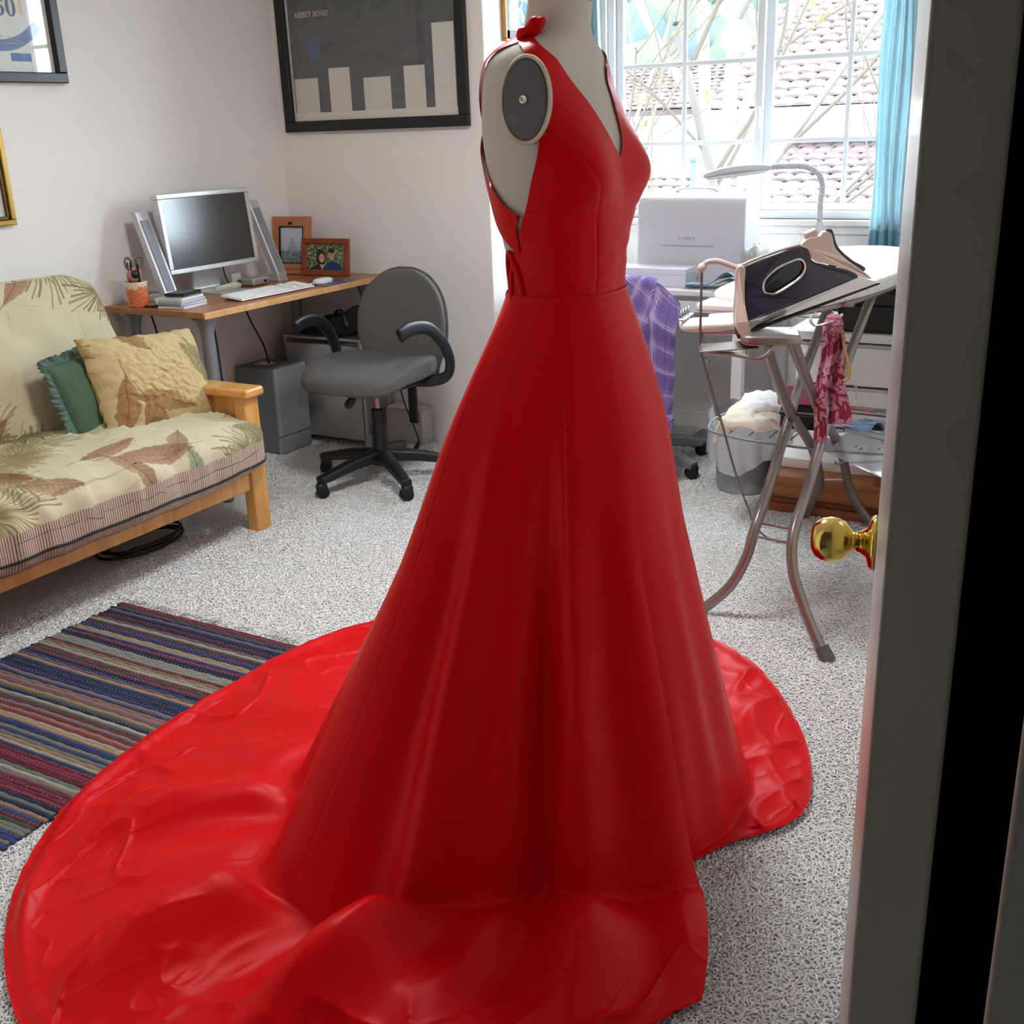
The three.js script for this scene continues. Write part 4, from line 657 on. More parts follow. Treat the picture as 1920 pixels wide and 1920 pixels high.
// ---------------------------------------------------------------- grey office chair
M.greyFabric = mat('#6f6e6c', 0.95, { bumpMap: weave, bumpScale: 0.0012, map: pixmap(128, 128, () => { const q = 205 + R0() * 50; return [q, q, q]; }, true, 14, 14) });
const castG = () => { const w = [put(lathe([[0, -0.008], [0.020, -0.008], [0.0255, -0.004], [0.0255, 0.004], [0.020, 0.008], [0, 0.008]], 24), [0, 0.0255, 0.013], [Math.PI / 2, 0, 0]), put(lathe([[0, -0.008], [0.020, -0.008], [0.0255, -0.004], [0.0255, 0.004], [0.020, 0.008], [0, 0.008]], 24), [0, 0.0255, -0.013], [Math.PI / 2, 0, 0])]; const hood = softBlock(0.024, 0.02, 0.02, 0.7, 24, 16); put(hood, [0.004, 0.045, 0]); return { w: join(w), hood: join([hood, cyl(0.006, 0.006, [-0.01, 0.05, 0], [-0.01, 0.075, 0], 10)]) }; };
function starBase(c, R, n, a0, matArm, armShape, hubH) {
  const cg = castG();
  for (let i = 0; i < n; i++) {
    const a = rad(a0 + i * 360 / n), cs = Math.cos(a), sn = Math.sin(a);
    const arm = mesh('base_leg', band([[0.02 * cs, hubH, 0.02 * sn], [R * 0.5 * cs, hubH - 0.012, R * 0.5 * sn], [R * 0.88 * cs, hubH - 0.034, R * 0.88 * sn], [R * 1.04 * cs, hubH - 0.042, R * 1.04 * sn]], (t) => lerp(0.062, 0.044, t), (t) => lerp(0.058, 0.034, t), 24, [0, 1, 0], armShape, 16), matArm, c);
    const k = sub('caster', c); k.position.set(R * cs, 0, R * sn); k.rotation.y = a * 1.7 + i * 0.8;
    mesh('wheel', cg.w, M.rubber, k); mesh('caster_hood', cg.hood, M.blackPlastic, k);
  }
}
{
  const c = thing('office_chair', 'grey fabric office chair with black arms beside the desk', 'chair', [-2.755, 0, -3.575]);   // faces +z
  starBase(c, 0.30, 5, 35, M.blackPlastic, 0.6, 0.115);
  mesh('column', put(lathe([[0, 0.075], [0.035, 0.075], [0.037, 0.10], [0.035, 0.125], [0.033, 0.13], [0.033, 0.24], [0.030, 0.245], [0.028, 0.25], [0.028, 0.31], [0.02, 0.315], [0, 0.315]], 28)), M.blackPlastic, c);
  mesh('gas_lift', cyl(0.013, 0.013, [0, 0.30, 0], [0, 0.42, 0]), mat('#b59a90', 0.25, { metalness: 0.7 }), c);
  mesh('mechanism', [box(-0.07, 0.07, 0.402, 0.428, -0.19, 0.13, 0.008), box(-0.035, 0.035, 0.375, 0.405, -0.08, 0.07, 0.01)], M.blackPlastic, c);
  mesh('tilt_lever', [cyl(0.006, 0.008, [-0.03, 0.40, 0.06], [-0.21, 0.398, 0.10], 10), put(softBlock(0.035, 0.008, 0.016, 0.7, 20, 12), [-0.21, 0.398, 0.10], [0, 0.3, 0])], M.blackPlastic, c);
  mesh('tension_knob', put(softBlock(0.03, 0.018, 0.014, 0.8, 20, 12), [-0.06, 0.355, 0.10], [0, 0.3, 0.8]), M.blackPlastic, c);
  // seat
  mesh('seat', put(softBlock(0.248, 0.046, 0.243, 0.55, 120, 40, ([x, y, z]) => { const r2 = (x / 0.25) ** 2; return [x * (1 - 0.12 * sstep(-z, 0, 0.25)), y + (y > 0 ? -0.018 * (1 - r2) * (1 - sstep(z, 0.05, 0.22)) + 0.020 * r2 * (1 - sstep(z, -0.05, 0.2)) : 0) - 0.034 * sstep(z, 0.05, 0.25), z]; }), [0, 0.482, 0.02]), M.greyFabric, c);
  mesh('seat_shell', put(softBlock(0.20, 0.018, 0.19, 0.5, 60, 20), [0, 0.435, -0.01]), M.blackPlastic, c);
  // back: rounded-top panel, curved round the sitter
  const bk = sub('backrest', c);
  const outline = (y) => { const t = clamp((y - 0.40) / 0.455, 0, 1); return t < 0.45 ? lerp(0.165, 0.222, sstep(t, 0, 0.45)) : 0.222 * Math.sqrt(Math.max(0, 1 - ((t - 0.45) / 0.552) ** 2.6)); };
  const back = (s) => (u, v) => { const y = lerp(0.40, 0.854, Math.sin(v * Math.PI / 2) ** 1.0), k = u * 2 - 1, x = outline(y) * Math.sin(k * Math.PI / 2), e = Math.sqrt(Math.max(0, 1 - k ** 6)) * Math.sqrt(Math.max(0, 1 - ((y - 0.627) / 0.2275) ** 8)); return [x, y, -0.215 - 0.10 * (y - 0.45) + 0.5 * x * x + s * 0.026 * e]; };
  const f = sheet(back(1), 60, 60, (u, v) => [u * 0.45, v * 0.45]), b = sheet(back(-1), 60, 60, (u, v) => [u * 0.45, v * 0.45]); const ix = b.index.array; for (let i = 0; i < ix.length; i += 3) { const q = ix[i]; ix[i] = ix[i + 1]; ix[i + 1] = q; } b.computeVertexNormals();
  mesh('back_cushion', [f, b], M.greyFabric, bk);
  const pip = []; for (let i = 0; i <= 60; i++) { const v = Math.min(1, i / 30), w = i <= 30 ? v : 1 - (i - 30) / 30, p = back(0)(i <= 30 ? 0 : 1, w); pip.push([p[0] * 1.008, p[1] + 0.002, p[2] - 0.01]); } mesh('back_welt', tube(pip, 0.005, 160, 6), M.greyFabric, bk);
  mesh('back_bar', [box(-0.022, 0.022, 0.19, 0.52, -0.262, -0.246, 0.006), box(-0.03, 0.03, 0.385, 0.43, -0.27, -0.15, 0.006)], M.blackPlastic, c);
  for (const s of [1, -1]) {
    const arm = sub('armrest', c);
    mesh('arm_loop', band([[s * 0.14, 0.428, -0.06], [s * 0.22, 0.43, -0.085], [s * 0.278, 0.45, -0.115], [s * 0.290, 0.50, -0.125], [s * 0.287, 0.57, -0.10], [s * 0.280, 0.63, -0.05], [s * 0.274, 0.662, 0.0], [s * 0.266, 0.674, 0.07], [s * 0.262, 0.670, 0.13], [s * 0.26, 0.658, 0.165]], (t) => lerp(0.045, 0.055, t), (t) => 0.024 + 0.006 * Math.sin(t * 3), 60, [s, 0.15, 0], 0.7, 16), M.blackPlastic, arm);
    mesh('arm_bolt', put(lathe([[0, 0.004], [0.008, 0.003], [0.009, 0]], 16), [s * 0.20, 0.41, -0.08], [Math.PI, 0, 0]), M.chrome, arm);
  }
}
{ const w = thing('floor_cable', 'thin black cable with an inline plug on the carpet beside the grey carton', 'cable'); mesh('wire', tube([[-3.02, 0.40, -4.08], [-2.99, 0.25, -4.07], [-2.93, 0.17, -4.03], [-2.87, 0.11, -3.99], [-2.845, 0.04, -3.98], [-2.86, 0.012, -3.95], [-2.90, 0.010, -3.93], [-2.98, 0.010, -3.93], [-3.06, 0.01, -3.96]], 0.0035, 80, 6), M.cable, w); mesh('plug', cyl(0.008, 0.008, [-2.846, 0.055, -3.98], [-2.857, 0.018, -3.955], 10), M.cable, w); }

// ---------------------------------------------------------------- rag rug under the train
{
  const r = rng(51), N = 300, cols = [['#303c70', '#222c52', '#43508a'], ['#7f2d3d', '#943648', '#6a2536'], ['#a3a294', '#bdb6a1', '#8b8f83'], ['#ad8b67', '#c29d74', '#9c7856'], ['#27365c', '#364873', '#1d2640'], ['#937e88', '#a98284', '#806672'], ['#5d6c64', '#7a867c', '#495953']];
  const g = thing('rag_rug', 'woven rag rug with blue, red and tan stripes on the carpet', 'rug');
  const mot = pixmap(256, 16, (x, y) => { const q = 232 + 30 * n2(x * 0.11, 3) + (R0() - 0.5) * 40; return [q, q, q]; }, true, 30, 0.8);
  const mats = cols.flat().map((c) => mat(c, 0.95, { map: mot, bumpMap: weave, bumpScale: 0.0015 }));
  const X0 = -2.735, X1 = -1.945, Z0 = -2.155, Z1 = -0.95, step = 0.0115, rows = Math.floor((Z1 - Z0) / step);
  // each weft strip is one row of the rug
  for (let i = 0; i < rows; i++) {
    const z = Z0 + (i + 0.5) * step, pts = [], k = Math.floor(r() * 7), e0 = (r() - 0.5) * 0.012, e1 = (r() - 0.5) * 0.012;
    for (let q = 0; q <= 26; q++) { const x = lerp(X0 + e0, X1 + e1, q / 26); pts.push([x, 0.0078 + 0.0016 * ((q + i) & 1), z + 0.006 * n2(x * 1.6, i * 0.02) + 0.0015 * n2(x * 9, i)]); }
    mesh('weft_strip', band(pts, 0.0128, 0.0085, 52, [0, 1, 0], 0.9, 6), mats[k * 3 + Math.floor(r() * 3)], g);
  }
  const warp = mat('#8f8a80', 0.9), wg = []; for (let x = X0 + 0.008; x < X1; x += 0.014) { const p = []; for (let i = 0; i <= rows; i++) p.push([x + 0.006 * 0 , 0.0098 + 0.0042 * ((i & 1) ? 1 : -1), Z0 + i * step]); wg.push(tube(p, 0.0009, rows, 3)); }
  const w = mesh('warp_threads', wg, warp, g); w.userData.kind = 'stuff';
  const fr = []; for (let i = 0; i < 90; i++) { const x = lerp(X0, X1, r()), a = (r() - 0.5) * 0.04; fr.push(tube([[x, 0.006, Z0 + 0.003], [x + a * 0.5, 0.012, Z0 - 0.012], [x + a, 0.004, Z0 - 0.03 - r() * 0.02]], 0.0008, 8, 3)); }
  const f = mesh('fringe', fr, warp, g); f.userData.kind = 'stuff';
}

// ---------------------------------------------------------------- pictures on the walls
function pictureFrame(name, label, W, H, b, t, frameMat, cv, pos, turn, extra = {}) {
  const f = thing(name, label, 'picture', pos, turn);         // local: x across, y up from the bottom edge, z out of the wall
  for (const [x0, x1, y0, y1] of [[-W / 2, W / 2, 0, b], [-W / 2, W / 2, H - b, H], [-W / 2, -W / 2 + b, b, H - b], [W / 2 - b, W / 2, b, H - b]]) mesh('frame_rail', box(x0, x1, y0, y1, 0.001, t, 0.004), frameMat, f);
  if (extra.inner) for (const [x0, x1, y0, y1] of [[-W / 2 + b, W / 2 - b, b, b + extra.inner], [-W / 2 + b, W / 2 - b, H - b - extra.inner, H - b], [-W / 2 + b, -W / 2 + b + extra.inner, b, H - b], [W / 2 - b - extra.inner, W / 2 - b, b, H - b]]) mesh('inner_rail', box(x0, x1, y0, y1, 0.001, t * 0.7, 0.003), extra.innerMat, f);
  const q = extra.inner ?? 0, pg = new THREE.PlaneGeometry(W - 2 * b - 2 * q + 0.004, H - 2 * b - 2 * q + 0.004); pg.translate(0, H / 2, 0.006);
  mesh('print', pg, mat('#ffffff', 0.5, { map: tex(cv, 1, 1, true, false) }), f);
  const gg = new THREE.PlaneGeometry(W - 2 * b - 2 * q + 0.004, H - 2 * b - 2 * q + 0.004); gg.translate(0, H / 2, 0.0085); mesh('glazing', gg, M.glass, f);
  return f;
}
const roadPrint = canvas(1024, 700, (c, w, h) => {        // plain stand-in: soft grey field above pale and dark blocks
  c.fillStyle = '#d9d5ca'; c.fillRect(0, 0, w, h);
  c.save(); c.beginPath(); c.rect(16, 16, w - 32, h - 58); c.clip();
  c.fillStyle = '#55575a'; c.fillRect(0, 0, w, h);
  const r = rng(19); for (let i = 0; i < 420; i++) { c.fillStyle = ['#454d44', '#525b50', '#4a504e', '#606a64'][i % 4]; c.globalAlpha = 0.4; c.beginPath(); c.arc(r() * w, r() * h * 0.34, 8 + r() * 24, 0, 7); c.fill(); }
  for (let i = 0; i < 500; i++) { c.fillStyle = ['#4c4d52', '#5c5d60', '#66645f'][i % 3]; c.globalAlpha = 0.25; c.beginPath(); c.ellipse(r() * w, h * (0.3 + 0.7 * r()), 30 + r() * 70, 6 + r() * 16, 0, 0, 7); c.fill(); } c.globalAlpha = 1;
  for (const [x, y, ww, hh, col] of [[0.02, 0.70, 0.15, 0.3, '#cdc9bd'], [0.24, 0.64, 0.13, 0.36, '#d3cfc4'], [0.45, 0.72, 0.16, 0.28, '#cfcbc0'], [0.69, 0.66, 0.12, 0.34, '#d2cec3'], [0.86, 0.40, 0.12, 0.6, '#d4d2ca'], [0.13, 0.42, 0.07, 0.16, '#5a6a84']]) { c.fillStyle = col; c.fillRect(w * x, h * y, ww * w, hh * h); }
  c.fillStyle = '#e9e6dd'; c.font = '34px serif'; c.fillText('ABBEY ROAD', 56, h * 0.285);
  c.restore();
});
pictureFrame('wall_poster', 'black framed grey poster on the wall above the office chair', 1.0, 0.70, 0.047, 0.028, mat('#0b0b0c', 0.4), roadPrint, [-3.125, 1.405, ZP], 0);
const castlePoster = canvas(512, 640, (c, w, h) => {
  c.fillStyle = '#d9dcd4'; c.fillRect(0, 0, w, h); c.fillStyle = '#cfc7ad'; c.fillRect(w * 0.2, h * 0.36, w * 0.56, h * 0.28); c.fillStyle = '#7f97bd'; for (const [x, t] of [[0.3, 0.3], [0.42, 0.2], [0.5, 0.12], [0.58, 0.2], [0.7, 0.3]]) { c.beginPath(); c.moveTo(w * (x - 0.045), h * (t + 0.14)); c.lineTo(w * x, h * t); c.lineTo(w * (x + 0.045), h * (t + 0.14)); c.fill(); c.fillStyle = '#e4d9b8'; c.fillRect(w * (x - 0.035), h * (t + 0.14), w * 0.07, h * 0.2); c.fillStyle = '#7f97bd'; }
  c.fillStyle = '#4f648f'; c.font = 'bold 96px serif'; c.textAlign = 'center'; c.fillText('50', w * 0.6, h * 0.66); c.strokeStyle = '#6d7ea3'; c.lineWidth = 46; c.beginPath(); c.arc(w * 0.5, h * 0.42, w * 0.52, 0.75, 2.39); c.stroke(); c.fillStyle = '#5b77a8'; c.fillRect(w * 0.58, h * 0.88, w * 0.2, h * 0.05);
  c.fillStyle = '#98a3ad'; const r = rng(2); for (let i = 0; i < 60; i++) c.fillRect(w * 0.3 + r() * w * 0.4, h * 0.78 + (i % 3) * 12, 4 + r() * 8, 5);
});
pictureFrame('castle_poster', 'black framed pale poster with the number 50 high on the left wall', 0.50, 0.62, 0.036, 0.032, mat('#101114', 0.35), castlePoster, [XL, 1.607, -2.768], Math.PI / 2);
pictureFrame('gold_framed_picture', 'gold framed picture on the left wall above the futon', 0.46, 0.46, 0.020, 0.026, mat('#a8843c', 0.3, { metalness: 0.75 }), canvas(128, 160, (c, w, h) => { c.fillStyle = '#dcdedb'; c.fillRect(0, 0, w, h); c.fillStyle = '#8e9a8c'; c.fillRect(30, 36, 68, 88); c.fillStyle = '#b9a888'; c.fillRect(44, 60, 40, 40); }), [XL, 1.121, -2.466], Math.PI / 2, { inner: 0.012, innerMat: mat('#5f4a20', 0.35, { metalness: 0.6 }) });
pictureFrame('blue_picture', 'small black and gold framed blue picture in the window recess', 0.30, 0.36, 0.012, 0.022, mat('#b9813f', 0.35, { metalness: 0.4 }), canvas(128, 160, (c, w, h) => { c.fillStyle = '#9db9c9'; c.fillRect(0, 0, w, h); const r = rng(14); for (let i = 0; i < 130; i++) { c.fillStyle = ['#4f7ea1', '#cfd9dc', '#7fa7bd', '#38566d', '#b7a98d', '#e3e7e6'][i % 6]; c.globalAlpha = 0.75; c.beginPath(); c.ellipse(r() * w, r() * h, 3 + r() * 12, 5 + r() * 18, r() * 3, 0, 7); c.fill(); } }), [XJ, 1.735, -4.50], Math.PI / 2, { inner: 0.034, innerMat: mat('#10151a', 0.4) });
// ---------------------------------------------------------------- sewing table under the window
{
  const t = thing('sewing_table', 'white sewing table under the window', 'table');
  mesh('table_top', box(-2.46, -1.43, 0.722, 0.745, -4.86, -4.265, 0.004), M.white, t);
  mesh('front_apron', [box(-2.44, -1.45, 0.655, 0.700, -4.29, -4.275, 0.003)], M.white, t);
  for (const [x, z] of [[-1.452, -4.275], [-2.43, -4.275], [-1.452, -4.84], [-2.43, -4.84]]) mesh('leg', box(x - 0.022, x + 0.022, 0, 0.722, z - 0.022, z + 0.022, 0.003), M.white, t);
}
{
  const s = thing('sewing_machine_case', 'white hard sewing machine case with red lettering', 'machine case', [-1.77, 0.745, -4.62], -0.02);
  const P = new THREE.Shape(); P.moveTo(-0.10, 0); P.lineTo(0.11, 0); P.lineTo(0.098, 0.30); P.quadraticCurveTo(0.096, 0.345, 0.06, 0.352); P.quadraticCurveTo(0, 0.372, -0.05, 0.352); P.quadraticCurveTo(-0.088, 0.345, -0.09, 0.30);
  mesh('shell', put(extrude(P, 0.46, 0.012), [0.235, 0, 0], [0, -Math.PI / 2, 0]), mat('#c9c7cc', 0.42), s);
  mesh('carry_handle', band([[-0.10, 0.360, 0], [-0.08, 0.372, 0], [0, 0.378, 0], [0.08, 0.372, 0], [0.10, 0.360, 0]], 0.03, 0.008, 30), M.whitePlastic, s);
  mesh('front_groove', box(-0.12, 0.12, 0.148, 0.1505, 0.1045, 0.1065), mat('#9d9aa0', 0.5), s);
  mesh('end_rib', box(0.2365, 0.2375, 0.1, 0.104, -0.07, 0.07), M.whitePlastic, s);
  const lt = new THREE.PlaneGeometry(0.085, 0.02); put(lt, [-0.005, 0.180, 0.1062], [-0.04, 0, 0]);
  mesh('lettering', lt, mat('#ffffff', 0.45, { map: tex(canvas(512, 120, (c, w, h) => { c.fillStyle = '#c9c7cc'; c.fillRect(0, 0, w, h); c.fillStyle = '#a3122c'; c.font = 'bold 82px sans-serif'; c.textAlign = 'center'; const q = 'SINGER'; for (let i = 0; i < 6; i++) c.fillText(q[i], 56 + i * 80, 90); }), 1, 1, true, false) }), s);
}
{
  const p = thing('paper_box', 'flat white box lying on the sewing table in front of the machine case', 'box', [-1.95, 0.745, -4.40]); mesh('box_body', box(-0.24, 0.24, 0, 0.07, -0.06, 0.06, 0.004), mat('#d9d8dd', 0.5), p); mesh('box_lid', box(-0.243, 0.243, 0.05, 0.075, -0.063, 0.063, 0.004), mat('#dfdee3', 0.5), p);
  const r = thing('fabric_scrap', 'pale blue fabric folded at the edge of the sewing table', 'fabric', [-1.585, 0.746, -4.36]);
  mesh('cloth', shell((u, v) => [lerp(-0.12, 0.13, u), 0.006 + 0.055 * Math.exp(-(((u - 0.75) / 0.25) ** 2)) * (1 - 0.5 * v) + 0.012 * Math.sin(u * 9 + v * 4) * (u * (1 - u) * 2) + 0.012, lerp(0.06, -0.06, v) + 0.02 * u], 30, 16, 0.002, (u, v) => [u * 0.2, v * 0.1]), mat('#8fb4cf', 0.8), r);
  const w = thing('white_fabric', 'white fabric lying behind the blue scrap on the sewing table', 'fabric', [-1.52, 0.746, -4.42]);
  mesh('cloth', shell((u, v) => [lerp(-0.08, 0.08, u), 0.012 + 0.03 * Math.sin(u * 3.1) * (0.6 + 0.4 * n2(u * 3, v * 3)), lerp(0.07, -0.07, v)], 30, 16, 0.002, (u, v) => [u * 0.2, v * 0.1]), mat('#d8d6d8', 0.85), w);
  const b = thing('pattern_bag', 'crumpled grey packet standing on the sewing table beside the machine case', 'packet', [-1.474, 0.746, -4.52], 0.05);
  mesh('packet', put(softBlock(0.042, 0.068, 0.10, 0.55, 60, 30, ([x, y, z]) => [x, y + 0.012 * n3(x * 18, z * 18, 2) + (y > 0 ? 0.012 * Math.exp(-(((x - 0.01) / 0.03) ** 2)) : 0), z + 0.008 * n3(x * 14, 1, z * 9)]), [0, 0.082, 0]), mat('#b7b5b0', 0.3, { clearcoat: 0.6, bumpMap: grainBump, bumpScale: 0.002 }), b);
}
// ---------------------------------------------------------------- drawer cabinet
{
  const c = thing('drawer_cabinet', 'white cabinet with wide drawers behind the ironing board', 'cabinet');
  const x0 = -1.19, x1 = -0.02, z0 = -4.80, z1 = -4.17;
  mesh('carcass', [box(x0, x0 + 0.02, 0.05, 0.60, z0, z1 - 0.02), box(x1 - 0.02, x1, 0.05, 0.60, z0, z1 - 0.02), box(x0, x1, 0.05, 0.07, z0, z1 - 0.02), box(x0, x1, 0.07, 0.58, z0, z0 + 0.01)], M.white, c);
  mesh('cabinet_top', box(x0 - 0.03, x1, 0.60, 0.632, z0, z1 + 0.03, 0.004), M.white, c);
  for (const [a, b] of [[0.43, 0.575], [0.265, 0.41], [0.10, 0.245]]) { const d = mesh('drawer', box(x0 + 0.006, x1 - 0.006, a, b, z1 - 0.02, z1, 0.004), M.white, c); mesh('drawer_pull', box(x0 + 0.02, x1 - 0.02, b, b + 0.012, z1 - 0.03, z1 - 0.004, 0.003), mat('#c4c1bc', 0.6), d); }
  mesh('plinth', box(x0 + 0.03, x1 - 0.02, 0, 0.05, z0 + 0.02, z1 - 0.06), M.black, c);
  const s = thing('shelf_board', 'white shelf board resting on the wooden planks before the cabinet', 'shelf'); mesh('board', box(-1.205, -0.10, 0.142, 0.178, -4.165, -3.99, 0.005), M.white, s); mesh('front_edge', box(-1.205, -0.10, 0.141, 0.179, -3.992, -3.985, 0.003), M.white, s);
}
// stacked timber
{
  const wd = woodTex([142, 84, 48], [168, 104, 62], [186, 122, 76], 61), mk = (t) => mat(t, 0.6, { map: wd });
  const planks = [['reddish wooden plank at the bottom of the timber stack', -1.178, -0.12, 0, 0.036, -4.03, -3.868, '#e6d3c4'], ['wooden plank second in the timber stack by the cabinet', -1.176, -0.12, 0.037, 0.058, -4.03, -3.872, '#b89a84'], ['thick wooden beam on top of the timber stack', -1.180, -0.12, 0.059, 0.141, -4.03, -3.87, '#ffffff'], ['short wooden block lying on the timber beam beside the shelf board', -0.80, -0.40, 0.142, 0.178, -3.98, -3.875, '#d6bca8'], ['short wooden block on top beside the shelf board', -0.795, -0.41, 0.179, 0.215, -3.975, -3.88, '#e9d4c2']];
  for (const [label, a, b, y0, y1, z0, z1, tint] of planks) { const p = thing('plank', label, 'plank', [0, 0, 0], 0, 'timber stacked before the cabinet'); const g = box(a, b, y0 + 0.0004, y1, z0, z1, 0.003), uv = g.attributes.uv; for (let i = 0; i < uv.count; i++) uv.setXY(i, uv.getY(i) * 3 + y0 * 20, uv.getX(i) * 1.2); mesh('timber', g, mk(tint), p); }
}
// black boxes on the cabinet
{ const b = thing('black_case', 'black storage case on the white cabinet', 'case', [-0.62, 0.632, -4.36]); mesh('case_body', box(-0.42, 0.45, 0, 0.10, -0.18, 0.19, 0.006), M.black, b); mesh('case_lid', box(-0.425, 0.455, 0.102, 0.150, -0.185, 0.195, 0.006), mat('#151518', 0.5), b);
  const k = thing('black_tray', 'thin black tray lying on a box below the curtain', 'tray', [-0.88, 0.632, -4.70]); mesh('stand_box', box(-0.30, 0.30, 0, 0.205, -0.08, 0.08, 0.004), mat('#2a2b2e', 0.7), k); mesh('tray', box(-0.32, 0.32, 0.206, 0.222, -0.09, 0.09, 0.004), M.blackPlastic, k); }
// gooseneck lamp
{
  const l = thing('gooseneck_lamp', 'white gooseneck lamp arching over the sewing machine case', 'lamp', [-1.215, 0.632, -4.50]);
  const gm = mat('#c6ccd0', 0.4);
  mesh('lamp_base', lathe([[0, 0.02], [0.06, 0.018], [0.075, 0.01], [0.075, 0], [0, 0]], 32), gm, l);
  mesh('pole', cyl(0.011, 0.011, [0, 0.02, 0], [0, 0.35, 0]), gm, l); mesh('pole_collar', cyl(0.015, 0.015, [0, 0.33, 0], [0, 0.365, 0]), gm, l);
  const curve = new THREE.CatmullRomCurve3([[0, 0.36, 0], [0, 0.45, 0], [0.003, 0.505, 0.0], [-0.015, 0.55, 0], [-0.06, 0.575, 0], [-0.13, 0.58, 0], [-0.20, 0.578, 0]].map((p) => V(...p)), false, 'centripetal');
  const rings = []; for (let i = 0; i < 58; i++) { const p = curve.getPointAt(i / 57), t = curve.getTangentAt(i / 57), g = new THREE.TorusGeometry(0.0085, 0.0035, 6, 14); g.applyQuaternion(new THREE.Quaternion().setFromUnitVectors(V(0, 0, 1), t)); g.translate(p.x, p.y, p.z); rings.push(g); }
  mesh('gooseneck', [...rings, new THREE.TubeGeometry(curve, 60, 0.009, 8)], gm, l);
  const hd = sub('lamp_head', l); hd.position.set(-0.20, 0.577, 0); hd.rotation.z = 0.11;
  mesh('head_shell', put(softBlock(0.145, 0.016, 0.045, 0.6, 60, 20, ([x, y, z]) => [x, y + 0.012 * (1 - (x / 0.145) ** 2), z * (0.75 + 0.25 * sstep(-x, -0.14, -0.05))]), [-0.14, -0.002, 0]), gm, hd);
  mesh('lamp_tube', put(softBlock(0.125, 0.008, 0.036, 0.5, 40, 12), [-0.145, -0.012, 0]), mat('#e4e6e6', 0.4), hd);
}
